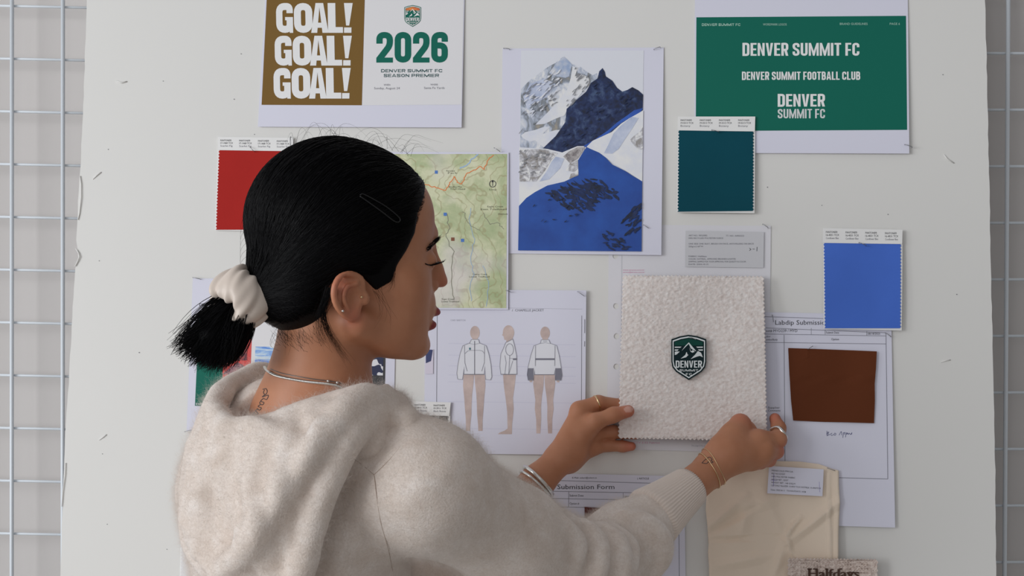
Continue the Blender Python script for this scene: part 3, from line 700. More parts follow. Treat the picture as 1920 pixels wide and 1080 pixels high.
s.mesh('frame_lines', *lines(([(820, 560), (818, 850)], .9), ([(1091, 592), (1090, 850)], .9), ([(842, 576), (1092, 580)], .25)), line_ink, 1)
faint = principled('faint_rule_ink', C(186, 186, 204), .5)
s.mesh('guide_lines', *lines(*[([(841, y), (1080, y + 3)], .7) for y in (644, 666, 686, 703, 716, 753, 803)]), faint, .5)
s.mesh('title_lettering', *merge([type_text('/', 960, 584, 4, 962), type_text('CHAPELLE JACKET', 966, 584, 4.2, 1020, .004)]), grey_ink, 1)
s.mesh('caption_lettering', *type_text('CAD SKETCH', 845, 602, 3, 872.5), pale_ink, 1)
s.mesh('margin_lettering', *merge([quad((1096.2, 599), (1097.4, 599), (1097.2, 625), (1096, 625)), quad((1096, 640), (1097.2, 640), (1097, 650), (1095.8, 650))]), grey_ink, 1)
sw = Sheet('taped_swatch', 'tiny navy chip on a pale strip at the left edge of the jacket drawing', 'swatch', [(797.5, 655), (812.5, 655), (812, 701), (797, 701)], .0030)
sw.slab('strip', [[tuple(p) for p in sw.c]], principled('pale_strip', C(200, 194, 208), .5))
sw.mesh('navy_chip', *quad((798.5, 655), (811.5, 656), (808, 677), (798.5, 681)), principled('navy_chip_ink', C(52, 60, 100), .5), 1)

# ------------------------------------------------------------------ fleece hanger page with holes and its label sticker
s = Sheet('sample_page', 'white hole-punched sample page behind the held fleece', 'paper',
          [(1141.5, 421), (1445.5, 423.5), (1441, 850), (1138, 842)], .0007, lift=(0, .0003, .0003, .0006), thick=.0003)
s.slab('page', [[tuple(p) for p in s.c]] + [ellipse(x, y, 5.2, 5.4, 16)[::-1] for x, y in ((1154, 480), (1155, 574), (1156, 630.5), (1155.5, 687.5), (1153, 800))], principled('page_white', C(203, 202, 207), .5), 16)
s.mesh('binding_strip', *quad((1165, 422), (1166.6, 422), (1164, 843), (1162.4, 843)), principled('strip_edge', C(190, 190, 196), .5), 1)
s.mesh('contact_lettering', *merge([type_text('www.airunse.com.tw', 1168, 507.4, 2.6, 1208, .004), type_text('service@airunse.com.tw', 1168, 511.6, 2.6, 1208.5, .004)]), pink_ink, 1)
s.mesh('footer_lettering', *type_text('This page is for sampling only', 1296, 837, 3, 1340), pale_ink, 1)
s.mesh('footer_lettering', *type_text('CTV 3.52 Fabrics', 1188, 831.5, 3, 1237), pink_ink, 1)
s = Sheet('label_sticker', 'pale grey typed label sticker at top of the sample page', 'label', [(1285.5, 432.5), (1432.5, 435), (1431.5, 502), (1284.5, 500)], .0026)
s.slab('sticker', [[tuple(p) for p in s.c]], principled('sticker_grey', C(186, 186, 190), .4), thick=.00015)
rowsT = [('ART NO.: RP23082', 1291, 443, 1326), ('TT. NO.: A4903223', 1361, 443.5, 1395), ('100% RECYCLED POLYESTER FLEECE', 1291, 448, 1356), ('ONE SIDE ONE SILKY, BRUSH ON FACE, ANTI-PILLING ON BACK', 1291, 458.5, 1413.5), ('320g/m2 60"W', 1291, 463.5, 1318.5), ('FABRIC: Halfdays', 1291, 482, 1325), ('COLOR: OATMEAL, APPROVED BRUSHED-LIGHTER', 1291, 487, 1379.5), ('SHIPPING SAMPLE FOR YOUR APPROVAL FOR QUALITY & COLOR', 1291, 492, 1398.5), ('DATE: 2024.10.15', 1291, 497, 1328)]
s.mesh('label_lettering', *merge([type_text(t, x, y, 2.9, x1, .003) for t, x, y, x1 in rowsT]), grey_ink, 1)
s.mesh('pen_mark', *lines(([(1405, 465), (1408, 467.5), (1405, 470)], .8), ([(1411, 467), (1415, 467)], .8), ([(1419.5, 463), (1419, 471)], .9)), black_ink, 1)

# ------------------------------------------------------------------ submission form with the brown chip, right
s = Sheet('submission_form', 'ruled white submission form at right carrying a large brown cloth square', 'form', [(1362, 584), (1671, 590), (1677.5, 989), (1366, 980)], .0020, lift=(0, 0, .004, 0))
s.slab('paper', [[tuple(p) for p in s.c]], white_paper)
s.mesh('ruled_lines', *lines(([(1366, 591.5), (1660, 601)], .9), ([(1366, 612), (1661, 624)], .9), ([(1366, 625), (1661, 630)], .9), ([(1366, 641), (1661, 645)], .9), ([(1470, 628), (1472, 893)], 1), ([(1661, 624), (1664, 898)], 1), ([(1472, 893), (1664, 898)], 1), ([(1366, 890), (1472, 893)], 1), ([(1521, 615), (1521, 627)], .6), ([(1547, 618), (1547, 627)], .9), ([(1625, 621), (1625, 629)], .9)), line_ink, 1)
s.mesh('heading_lettering', *type_text('Labdip Submission Form', 1453.5, 608.8, 8.6, 1588, .004), black_ink, 1)
s.mesh('form_lettering', *merge([type_text('about# MYD239 / MYD', 1428, 622.6, 5.2, 1495, .008), type_text('Submit Date', 1549, 625.5, 4, 1573, .004), type_text('08/18/2025', 1627, 627.5, 4, 1650, .004), type_text('Option', 1558.5, 638, 4, 1573), type_text('Color', 1433, 632.5, 3.5, 1445), type_text('Combo/Body', 1433, 638.5, 3.5, 1458), type_text('Supplier', 1440, 766, 3.6, 1462), type_text('Comments', 1440, 771.5, 3.6, 1463)]), black_ink, 1)
s.mesh('handwriting', *merge([lines((spline([(1550, 808), (1551, 817), (1550, 812), (1554, 810), (1552, 813), (1555, 815), (1550, 817)], 16), .8), (spline([(1560, 812), (1557, 814), (1559, 816.5), (1562, 815)], 8), .8), (spline([(1565, 812), (1563, 815), (1566, 816), (1567, 813), (1564.5, 812)], 10), .8),
    (spline([(1573, 816), (1577, 809), (1578, 816)], 8), .8), (spline([(1581, 811), (1580, 821)], 4), .8), (spline([(1581, 812), (1584, 811), (1582, 815)], 6), .8), (spline([(1586, 811), (1585, 820)], 4), .8), (spline([(1586, 812), (1589, 812), (1586, 815), (1589, 812), (1590, 815), (1592, 812), (1594, 815), (1597, 811), (1596, 815)], 18), .8))]), pen_ink, 1)
ch = Sheet('brown_cloth_square', 'large plain brown cloth square stapled on the right submission form', 'fabric swatch', [(1478, 652.5), (1643.5, 659), (1638.5, 793.5), (1487, 788.5)], .0042, lift=(0, .002, .002, .001))
brown_cloth = weave('brown_cloth', C(74, 36, 17, 174))
ch.slab('cloth', [[(1478, 652.5), (1520, 654), (1560, 655.5), (1600, 657), (1643.5, 659), (1642, 690), (1639.5, 720), (1640, 750), (1638.5, 793.5), (1590, 792), (1540, 791), (1487, 788.5), (1483, 750), (1480, 700)]], brown_cloth, 6, thick=.0005, smooth=False,
        disp=lambda V: .0006 * np.sin(V[:, 0] * .05 + V[:, 1] * .02) + .0009 * np.exp(-((V[:, 1] - 712 + (V[:, 0] - 1520) * .02) / 7) ** 2) * np.sin(V[:, 0] * .09) + .0006 * np.exp(-((V[:, 0] - 1512) / 3) ** 2) * (V[:, 1] < 672))

# ------------------------------------------------------------------ lower submission form, half hidden by the sleeve
s = Sheet('submission_form', 'ruled white submission form at the bottom behind the raised sleeve', 'form', [(974, 886), (1283, 893), (1288, 1290), (975, 1284)], .0016, lift=(0, .001, 0, 0))
s.slab('paper', [[tuple(p) for p in s.c]], white_paper)
s.mesh('ruled_lines', *lines(([(980, 899), (1272, 907.5)], .9), ([(980, 920), (1272, 925.5)], .9), ([(980, 933.5), (1272, 939)], .9), ([(980, 949), (1272, 955)], .9), ([(1066.5, 922), (1066, 951)], .9), ([(1168.5, 924), (1168, 953)], .9), ([(1272, 907.5), (1275, 1200)], 1)), line_ink, 1)
s.mesh('heading_lettering', *type_text('Labdip Submission Form', 1000, 917, 8.6, 1152, .004), black_ink, 1)
s.mesh('form_lettering', *merge([type_text('Submit Date', 1068, 931, 4, 1094, .004), type_text('Option #', 1068, 946, 4, 1086), type_text('08/18/2025', 1170.5, 933.5, 4, 1195, .004), type_text('E-Mail: select@select.cn', 1073, 897.3, 3, 1119), type_text('( ARTICLE', 1195, 898.8, 3.4, 1217)]), black_ink, 1)
ch = Sheet('maroon_cloth_chip', 'small maroon cloth chip pinned on the lower form above the sleeve', 'fabric swatch', [(1096, 950.5), (1124.5, 952.5), (1126, 1010), (1097, 1008)], .0034)
ch.slab('cloth', [[tuple(p) for p in ch.c]], weave('maroon_cloth', C(88, 46, 42)), 8, thick=.0005)

# ------------------------------------------------------------------ creased cream muslin with its label
s = Sheet('muslin_swatch', 'creased cream muslin cloth hanging below the right hand', 'fabric swatch', [(1326, 862), (1572, 882), (1570, 1200), (1332, 1196)], .0046, lift=(0, 0, .006, .004))
muslin = principled('cream_muslin', C(184, 166, 151, 166), .85); _n = NT(muslin); _n.bump(_n.noise(_n.coords(), 700, 1), .2, .0004)
creases = [((1330, 985), (1398, 930), .0035, 14), ((1330, 1000), (1420, 945), -.003, 12), ((1470, 1008), (1500, 970), .005, 10), ((1478, 1015), (1572, 940), .004, 16), ((1330, 1012), (1475, 1006), -.0028, 9), ((1475, 1006), (1482, 1035), .004, 8), ((1482, 1035), (1560, 1100), .003, 14), ((1390, 1000), (1400, 950), .003, 20), ((1400, 950), (1470, 930), .0025, 22), ((1340, 1060), (1450, 1040), .003, 18), ((1450, 1080), (1470, 1020), .0035, 16), ((1553, 890), (1556, 1090), .002, 4), ((1560, 885), (1562, 1090), -.0015, 4), ((1420, 900), (1470, 1006), .002, 25)]
def muslin_h(V):
    h = .002 * np.sin(V[:, 0] * .03 + V[:, 1] * .011) + .001 * np.sin(V[:, 0] * .07 - V[:, 1] * .05)
    for (a, b, amp, wd) in [(np.array(c[0], float), np.array(c[1], float), c[2], c[3]) for c in creases]:
        d = b - a; L2 = d @ d; t = np.clip(((V - a) @ d) / L2, 0, 1)
        r = np.linalg.norm(V - (a + t[:, None] * d), axis=1)
        h = h + 1.7 * amp * np.maximum(0, 1 - r / (wd * .8)) * (0.4 + 0.6 * np.sin(np.pi * np.clip(((V - a) @ d) / L2, 0.02, .98)))
    return np.maximum(h, -.0015) + .0035
out = [(1328, 866), (1380, 862), (1440, 864), (1500, 865.5), (1535, 870), (1560, 879), (1572, 882), (1572, 910), (1573.5, 945), (1571, 1000), (1570, 1080), (1569, 1196), (1331, 1196), (1329, 1060), (1327, 1035), (1328.5, 1020), (1326, 985), (1323, 955), (1326, 900)]
s.slab('cloth', [out], muslin, 5.5, thick=.0004, smooth=True, disp=muslin_h)
lb = Sheet('care_label', 'white printed fabric label at the top of the cream muslin', 'label', [(1442, 873.5), (1544.5, 880), (1542, 930.5), (1438.5, 925)], .0150, lift=(0, 0, 0, 0))
lb.slab('label_card', [[tuple(p) for p in lb.c]], white_paper, thick=.0003)
for i, (t, x1, bd) in enumerate((('MENSCOLD PW12A', 1487, .014), ('REF NO.223207', 1472, .014), ('100% POLYESTER FABRIC', 1491, .004), ('WIDTH NET : 52/53"', 1478, .004), ('WEIGHT NET : 148 G/SQ.M', 1491, .004), ('CATONLY BLAZER 15-0927 TCX OATMILK 15-0907TCX', 1539, .008), ('Date: 2025-8-11  TO:HALFDAYS 14:58', 1511, .004))):
    y = 883.5 + i * 5.6 + (2.6 if i == 6 else 0)
    V, Fs = type_text(t, 1447 - i * .25, 0, 2.9, x1, bd); V[:, 1] += y + (V[:, 0] - 1447) * .062
    lb.mesh('label_lettering', V, Fs, black_ink, 1)
lb.mesh('pen_mark', *lines(([(1451, 889), (1450, 912)], .9), ([(1445, 900), (1457, 901)], .7), ([(1536, 903), (1537, 923)], .6)), principled('violet_pen', C(130, 120, 176), .5), 1)

# ------------------------------------------------------------------ small fleece patch with a stitched name
fleece_mat = principled('cream_fleece', (1, 1, 1), .95, Sheen_Weight=.25); _n = NT(fleece_mat); _co = _n.coords()
_h = _n.noise(_co, 210, 3, .6, .4)
_n.base(_n.ramp(_h, [(.30, (.76, .67, .63)), (.50, (.86, .785, .75)), (.68, (.93, .885, .86))]))
_n.bump(_n.noise(_co, 520, 2), .5, .0008)
s = Sheet('fleece_patch', 'small pinked oatmeal fleece patch with brown slab lettering at the bottom edge', 'fabric swatch', [(1478, 1048), (1645, 1050), (1644, 1190), (1477, 1188)], .0225)
top_e = zigzag((1479, 1048), (1644, 1050.5), 26, 2.6, -1); rt = zigzag((1644, 1050.5), (1643, 1190), 18, 2.6, -1); lf = zigzag((1477, 1188), (1479, 1048), 18, 2.6, -1)
s.slab('fleece', [top_e + rt + [(1643, 1190), (1477, 1188)] + lf], mottled('tan_fleece', [(.35, C(176, 160, 152)), (.62, C(206, 194, 186))], 300, 3, .95, bump=.4), 5, thick=.003, disp=lambda V: .0008 * np.sin(V[:, 0] * 1.1) * np.sin(V[:, 1] * 1.3))
V, Fs = type_text('Halfdays', 1515, 1083, 16.5, 1611, .032)
slabs = [quad((a, y), (b, y), (b, y + 2.4), (a, y + 2.4)) for a, b, y in ((1513.5, 1522, 1065.5), (1524, 1532.5, 1065.5), (1547, 1552, 1065.5), (1573, 1579, 1065.5), (1591, 1596, 1071.5), (1598, 1602, 1071.5), (1513.5, 1522, 1081), (1524, 1532.5, 1081))]
s.mesh('stitched_lettering', *merge([(V, Fs)] + slabs), principled('brown_thread', C(66, 44, 34), .8), 8)

# ------------------------------------------------------------------ held fleece swatch with the stitched crest
s = Sheet('fleece_swatch', 'large cream fleece swatch with stitched mountain crest, held between both hands', 'fabric swatch', [(1168, 516), (1432, 517), (1436, 826), (1160, 820)], .026, lift=(-.014, -.012, .004, .0))
rf = np.random.RandomState(4)
def vnoise(V, sc, seed):
    r = np.random.RandomState(seed); g = r.rand(256, 256); p = V / sc + 1000; i = np.floor(p).astype(int); f = p - i; f = f * f * (3 - 2 * f)
    a = g[i[:, 0] % 256, i[:, 1] % 256]; b = g[(i[:, 0] + 1) % 256, i[:, 1] % 256]; c = g[i[:, 0] % 256, (i[:, 1] + 1) % 256]; d = g[(i[:, 0] + 1) % 256, (i[:, 1] + 1) % 256]
    return (a * (1 - f[:, 0]) + b * f[:, 0]) * (1 - f[:, 1]) + (c * (1 - f[:, 0]) + d * f[:, 0]) * f[:, 1]
def fleece_h(V):
    x = (V[:, 0] - 1168) / 268; y = (V[:, 1] - 516) / 305
    h = .0055 * np.exp(-((x - .86) / .2) ** 2 - ((y - .42) / .22) ** 2) + .002 * np.sin(x * 5 + y * 3) + .004 * np.exp(-((x - .55) / .3) ** 2 - ((y - .75) / .25) ** 2)
    return h + .0009 * (vnoise(V, 4.2, 1) - .5) + .0005 * (vnoise(V, 2.2, 2) - .5)
out = zigzag((1169, 516), (1432, 517.5), 36, 2.8, -1) + zigzag((1432, 517.5), (1436, 825), 40, 2.8, -1) + zigzag((1436, 825), (1161, 820), 36, 2.8, -1) + zigzag((1161, 820), (1169, 516), 40, 2.8, -1)
fl = s.slab('fleece', [out], fleece_mat, 2.3, thick=.0045, smooth=True, disp=fleece_h)
thread_dark = weave('dark_green_thread', C(14, 34, 38)); thread_mid = weave('green_thread', C(16, 62, 54)); thread_white = weave('white_thread', C(200, 208, 210))
crest(s, 1291.5, 670, 85, thread_dark, thread_mid, thread_white, slab=.004 + .0026)

# ------------------------------------------------------------------ staples holding the prints
def staple(x, y, dx, dy, h, where, rise=.0035):
    a, b = Bp(x - dx / 2, y - dy / 2, h), Bp(x + dx / 2, y + dy / 2, h); o = (a + b) / 2
    a2, b2 = a + BN_ * rise, b + BN_ * rise * 1.1
    V, Fs = sweep([a - BN_ * .002, a + BN_ * rise * .7, a2 + (b2 - a2) * .08, b2 - (b2 - a2) * .08, b + BN_ * rise * .8, b - BN_ * .002], .00042, 6)
    tag(new_mesh('staple', V, Fs, steel, None, o, smooth=True), 'steel staple ' + where, 'staple', 'staples holding the pinned sheets')
for a in ((950, 92, 11, 2, .002, 'at the upper left corner of the blue mountain print'), (1232, 91, 12, -4, .002, 'at the upper right corner of the blue mountain print'),
          (1211, 425, 9, 6, .004, 'low on the right margin of the blue mountain print'), (1703, 274, 14, 5, .005, 'at the lower right corner of the green wordmark sheet'),
          (932, 281, 11, 7, .005, 'at the top of the trail map beside the mountain print'), (1089, 551, 12, 8, .005, 'at the upper right corner of the jacket drawing'),
          (369, 522, 14, 3, .003, 'at the upper left corner of the moodboard sheet'), (353, 808, 12, -3, .005, 'at the lower left corner of the moodboard sheet'),
          (1435, 424, 10, 7, .003, 'at the upper right corner of the hole-punched sample page'), (473, 280, 8, 8, .005, 'at the header of the red colour card'),
          (1341, 246, 13, 4, .008, 'at the header of the dark teal colour card'), (1617, 458, 13, 6, .009, 'at the header of the bright blue colour card'),
          (546, 265, .5, 16, .004, 'upright beside the red card header next to the hair'), (1665, 628, 10, 7, .003, 'at the upper right corner of the right submission form'),
          (1558, 880, 14, 5, .008, 'at the upper right corner of the cream muslin'), (1489, 1063, 11, -4, .016, 'at the left corner of the fleece patch'),
          (1637, 1062, 11, 9, .016, 'at the right corner of the fleece patch'), (953, 546, 8, 3, .006, 'at the lower right corner of the trail map'),
          (1298, 634, 12, 5, .036, 'through the top of the crest on the held fleece'), (1449, 597, 2, 12, .004, 'upright at the heading of the right submission form'),
          (1519, 652, 9, -6, .006, 'at the top edge of the large brown cloth square')):
    staple(*a)
# ------------------------------------------------------------------ signed-distance sculpting
BIG = 10.0
class Prim:
    def __init__(s, f, c, r): s.f, s.c, s.r = f, np.asarray(c, float), r
    def ev(s, X, bc, br):
        if np.linalg.norm(s.c - bc) - s.r - br > 0.05: return None
        return s.f(X)
def rc(a, b, ra, rb):
    a, b = np.asarray(a, float), np.asarray(b, float); d = b - a; L2 = max(d @ d, 1e-12)
    def f(X):
        q = X - a; t = np.clip((q @ d) / L2, 0, 1)
        return np.linalg.norm(q - t[:, None] * d, axis=1) - (ra + (rb - ra) * t)
    return Prim(f, (a + b) / 2, math.sqrt(L2) / 2 + max(ra, rb))
def ell(c, axes, rad):
    c = np.asarray(c, float); M = np.asarray(axes, float); rad = np.asarray(rad, float)
    def f(X):
        q = (X - c) @ M.T; k0 = np.linalg.norm(q / rad, axis=1); k1 = np.linalg.norm(q / rad ** 2, axis=1) + 1e-9
        return k0 * (k0 - 1) / k1
    return Prim(f, c, rad.max() + 0.01)
def smin(a, b, k):
    if a is None: return b
    if b is None: return a
    if k <= 0: return np.minimum(a, b)
    h = np.maximum(k - np.abs(a - b), 0) / k
    return np.minimum(a, b) - h * h * k * 0.25
def smax(a, b, k): return -smin(-a, -b, k)
class U:                                   # smooth union of a list of (node, k)
    def __init__(s, items): s.items = items
    def ev(s, X, bc, br):
        d = None
        for n, k in s.items:
            v = n.ev(X, bc, br)
            if v is not None: d = smin(d, v, k)
        return d
class Sub:                                 # a minus b
    def __init__(s, a, b, k): s.a, s.b, s.k = a, b, k
    def ev(s, X, bc, br):
        d = s.a.ev(X, bc, br)
        if d is None: return None
        v = s.b.ev(X, bc, br)
        return d if v is None else smax(d, -v, s.k)
class Fingers:                             # palm + fingers, each finger blends with the palm but not with its neighbour
    def __init__(s, palm, fingers, k): s.p, s.fs, s.k = palm, fingers, k
    def ev(s, X, bc, br):
        p = s.p.ev(X, bc, br); d = p
        for g in s.fs:
            v = g.ev(X, bc, br)
            if v is None: continue
            v = smin(p, v, s.k); d = v if d is None else np.minimum(d, v)
        return d
def chain(pts, radii, k=0.004):
    return U([(rc(pts[i], pts[i + 1], radii[i], radii[i + 1]), k) for i in range(len(pts) - 1)])
def evalf(node, X, group=4096):
    out = np.empty(len(X))
    for i in range(0, len(X), group):
        q = X[i:i + group]; lo, hi = q.min(0), q.max(0); bc = (lo + hi) / 2
        v = node.ev(q, bc, np.linalg.norm(hi - lo) / 2)
        out[i:i + group] = BIG if v is None else v
    return out
def surface(node, lo, hi, vox, B=8, disp=None):
    lo = np.asarray(lo, float); hi = np.asarray(hi, float); bs = B * vox
    nb = np.ceil((hi - lo) / bs).astype(int)
    g = np.stack(np.meshgrid(*[np.arange(n) for n in nb], indexing='ij'), -1).reshape(-1, 3)
    # coarse: super blocks first keeps the chunks compact
    ctr = lo + (g + 0.5) * bs
    d0 = np.full(len(g), BIG); sb = (g // 4); key = (sb[:, 0] * 10000 + sb[:, 1]) * 10000 + sb[:, 2]
    order = np.argsort(key, kind='stable'); ks = key[order]; cuts = np.flatnonzero(np.r_[True, ks[1:] != ks[:-1]]); cuts = np.r_[cuts, len(ks)]
    for a, b in zip(cuts[:-1], cuts[1:]):
        ii = order[a:b]; q = ctr[ii]; l, h = q.min(0), q.max(0)
        v = node.ev(q, (l + h) / 2, np.linalg.norm(h - l) / 2)
        if v is not None: d0[ii] = v
    act = order[np.abs(d0[order]) < bs * 0.87 * 1.5 + 0.002]
    blk = g[act]
    c = np.stack(np.meshgrid(*[np.arange(B + 1)] * 3, indexing='ij'), -1).reshape(-1, 3)
    vals = np.empty((len(blk), (B + 1) ** 3), np.float32)
    for i in range(0, len(blk), 8):
        q = (blk[i:i + 8, None, :] * B + c[None]).reshape(-1, 3); X = lo + q * vox
        l, h = X.min(0), X.max(0)
        if np.linalg.norm(h - l) > bs * 8:           # scattered blocks: one by one
            for j in range(i, min(i + 8, len(blk))):
                Xj = lo + (blk[j] * B + c) * vox
                v = node.ev(Xj, Xj.mean(0), bs * 0.87)
                vals[j] = BIG if v is None else v
            continue
        v = node.ev(X, (l + h) / 2, np.linalg.norm(h - l) / 2)
        vals[i:i + 8] = (BIG if v is None else v.reshape(-1, (B + 1) ** 3))
    if disp is not None:
        near = np.abs(vals) < 0.02
        bi, ci = np.nonzero(near)
        vals[bi, ci] -= disp(lo + (blk[bi] * B + c[ci]) * vox)
    Vb = vals.reshape(-1, B + 1, B + 1, B + 1)
    dims = nb * B + 2
    corners = [(i, j, k) for i in (0, 1) for j in (0, 1) for k in (0, 1)]
    cs = np.stack([Vb[:, i:i + B, j:j + B, k:k + B] for i, j, k in corners], -1)
    inside = cs < 0
    m = inside.any(-1) & ~inside.all(-1)
    bi, x, y, z = np.nonzero(m)
    cv = cs[bi, x, y, z]; gi = blk[bi] * B + np.stack([x, y, z], -1)
    cid = (gi[:, 0] * dims[1] + gi[:, 1]) * dims[2] + gi[:, 2]
    acc = np.zeros((len(cv), 3)); cnt = np.zeros(len(cv))
    cc = np.array(corners, float)
    for a in range(8):
        for b in range(a + 1, 8):
            if np.abs(cc[a] - cc[b]).sum() != 1: continue
            e = (cv[:, a] < 0) != (cv[:, b] < 0)
            t = cv[e, a] / (cv[e, a] - cv[e, b])
            acc[e] += cc[a] + (cc[b] - cc[a]) * t[:, None]; cnt[e] += 1
    pos = lo + (gi + acc / cnt[:, None]) * vox
    o = np.argsort(cid); cid = cid[o]; pos = pos[o]
    keep = np.r_[True, cid[1:] != cid[:-1]]; cid = cid[keep]; pos = pos[keep]
    quads = []
    for ax in range(3):
        b, c2 = [(1, 2), (2, 0), (0, 1)][ax]
        s0 = Vb[:, :B, :B, :B] < 0
        sl = [slice(None)] + [slice(0, B)] * 3; sl[ax + 1] = slice(1, B + 1)
        s1 = Vb[tuple(sl)] < 0
        bi, x, y, z = np.nonzero(s0 != s1); gi = blk[bi] * B + np.stack([x, y, z], -1)
        flip = ~s0[bi, x, y, z]
        ids = []
        ok = np.ones(len(gi), bool)
        for db, dc in ((0, 0), (-1, 0), (-1, -1), (0, -1)):
            q = gi.copy(); q[:, b] += db; q[:, c2] += dc
            ci = (q[:, 0] * dims[1] + q[:, 1]) * dims[2] + q[:, 2]
            p = np.minimum(np.searchsorted(cid, ci), len(cid) - 1); ok &= cid[p] == ci; ids.append(p)
        Q = np.stack(ids, -1)
        Q[flip] = Q[flip][:, ::-1]
        quads.append(Q[ok])
    return pos, np.concatenate(quads)
def relax(V, Q, it=2, lam=0.5):
    e = np.concatenate([Q[:, [0, 1]], Q[:, [1, 2]], Q[:, [2, 3]], Q[:, [3, 0]]]); n = len(V)
    for i in range(it):
        for l in (lam, -lam * 1.04):
            acc = np.zeros_like(V); cnt = np.zeros(n)
            np.add.at(acc, e[:, 0], V[e[:, 1]]); np.add.at(acc, e[:, 1], V[e[:, 0]]); np.add.at(cnt, e[:, 0], 1); np.add.at(cnt, e[:, 1], 1)
            V = V + l * (acc / np.maximum(cnt, 1)[:, None] - V)
    return V
def hit(node, px, py, d0=1.2, d1=2.1):
    """first point of a shape on the line of sight through a pixel"""
    r = px_ray(px, py); d = d0
    for _ in range(160):
        p = CAM + r * d; v = node.ev(p[None], p, 0.0); v = 0.045 if v is None else float(v[0])
        if v < 0.0002: return p
        d += max(v * 0.7, 0.0003)
        if d > d1: return None
    return CAM + r * d
def grad(node, p, e=0.0008):
    X = np.array([p + np.eye(3)[i] * s * e for i in range(3) for s in (1, -1)])
    v = node.ev(X, p, e); g = np.array([v[0] - v[1], v[2] - v[3], v[4] - v[5]]); return g / (np.linalg.norm(g) + 1e-9)

# ------------------------------------------------------------------ head frame: she looks to the right and slightly towards the board
PHI = math.radians(23.0); DH = 1.57; KH = DH / F_PX
HF = np.array([math.cos(PHI), math.sin(PHI), 0]); HR = np.array([math.sin(PHI), -math.cos(PHI), 0]); HU = np.array([0, 0, 1.0])
HO = P(640, 470, DH); HAX = np.array([HF, HR, HU])
def HL(x, y, s=0.0):
    """point of the head: s pixels out from the middle plane (towards us positive), seen at pixel x, y"""
    a = (x - 960) / F_PX; sm = s * KH
    f = (a * (HO[1] + sm * HR[1]) - HO[0] - sm * HR[0]) / (HF[0] - a * HF[1])
    p = HO + f * HF + sm * HR
    return np.array([p[0], p[1], CAM[2] + (540 - y) / F_PX * p[1]])
def he(x, y, s, rf, rs, ru, tilt=0.0):
    ax = HAX
    if tilt:
        c, q = math.cos(math.radians(tilt)), math.sin(math.radians(tilt))
        ax = np.array([HF * c + HU * q, HR, HU * c - HF * q])
    return ell(HL(x, y, s), ax, np.array([rf, rs, ru]) * KH)
def hc(a, b, ra, rb): return rc(HL(*a), HL(*b), ra * KH, rb * KH)
k = KH
face = U([
    (he(640, 425, 0, 158, 126, 148), 0), (he(728, 408, 0, 82, 104, 92), 40 * k), (he(719, 530, 0, 90, 96, 128), 40 * k),
    (he(758, 534, 52, 42, 42, 44), 30 * k), (he(758, 534, -52, 42, 42, 44), 30 * k),
    (hc((668, 606, 84), (775, 650, 26), 30, 24), 30 * k), (hc((668, 606, -84), (775, 650, -26), 30, 24), 30 * k),
    (he(730, 600, 0, 68, 80, 66), 35 * k), (he(781, 648, 0, 24, 27, 22), 18 * k), (he(790, 572, 0, 22, 42, 34), 22 * k),
    (hc((806, 440, 14), (808, 440, -14), 13, 13), 26 * k),
    (hc((809, 468, 0), (825, 518, 0), 9, 11), 16 * k), (he(808, 516, 0, 20, 17, 30, -18), 12 * k), (he(827, 528, 0, 13, 12, 11), 8 * k),
    (he(812, 537, 15, 11, 8, 9), 8 * k), (he(812, 537, -15, 11, 8, 9), 8 * k),
    (he(803, 488, 48, 16, 21, 16), 10 * k), (he(803, 488, -48, 16, 21, 16), 10 * k),
])
lips = U([(he(811, 583, 0, 14, 27, 9.5, -25), 0), (he(805, 610, 0, 13, 22, 9.5, 15), 0)])
ear = Sub(U([
    (he(654, 552, 116, 27, 9, 41, 8), 0), (he(661, 588, 113, 14, 9, 14), 8 * k),
    (chain(list(spline([HL(680, 545, 110), HL(677, 524, 116), HL(658, 514, 125), HL(636, 521, 132), HL(626, 545, 135), HL(630, 570, 131), HL(644, 589, 124), HL(659, 597, 116)], 26)), [5.6 * k] * 26, 2 * k), 6 * k),
    (chain(list(spline([HL(670, 532, 124), HL(650, 538, 130), HL(644, 560, 130), HL(653, 580, 124)], 14)), [4 * k] * 14, 2 * k), 5 * k),
    (he(685, 560, 114, 8, 8, 12), 8 * k)]), U([(he(666, 561, 129, 13, 11, 20), 0), (he(655, 525, 132, 13, 6, 6, -20), 3 * k)]), 4 * k)
ear_far = U([(he(653 - 70, 552, -119, 27, 8, 41), 0)])
head = U([(face, 0), (lips, 7 * k), (ear, 7 * k)])
# the closed lid line, mouth line and nostril are hollows
hollow = U([(chain([HL(812, 597, 30), HL(822, 596.5, 8), HL(823, 596.5, -8)], [2.0 * k, 2.2 * k, 2.2 * k]), 0), (he(822, 543, 9, 5, 4, 3), 0),
            (chain([HL(792, 495, 66), HL(804, 497, 60), HL(819, 493, 46)], [1.6 * k, 1.8 * k, 1.6 * k]), 0)])
head = Sub(head, hollow, 3 * k)

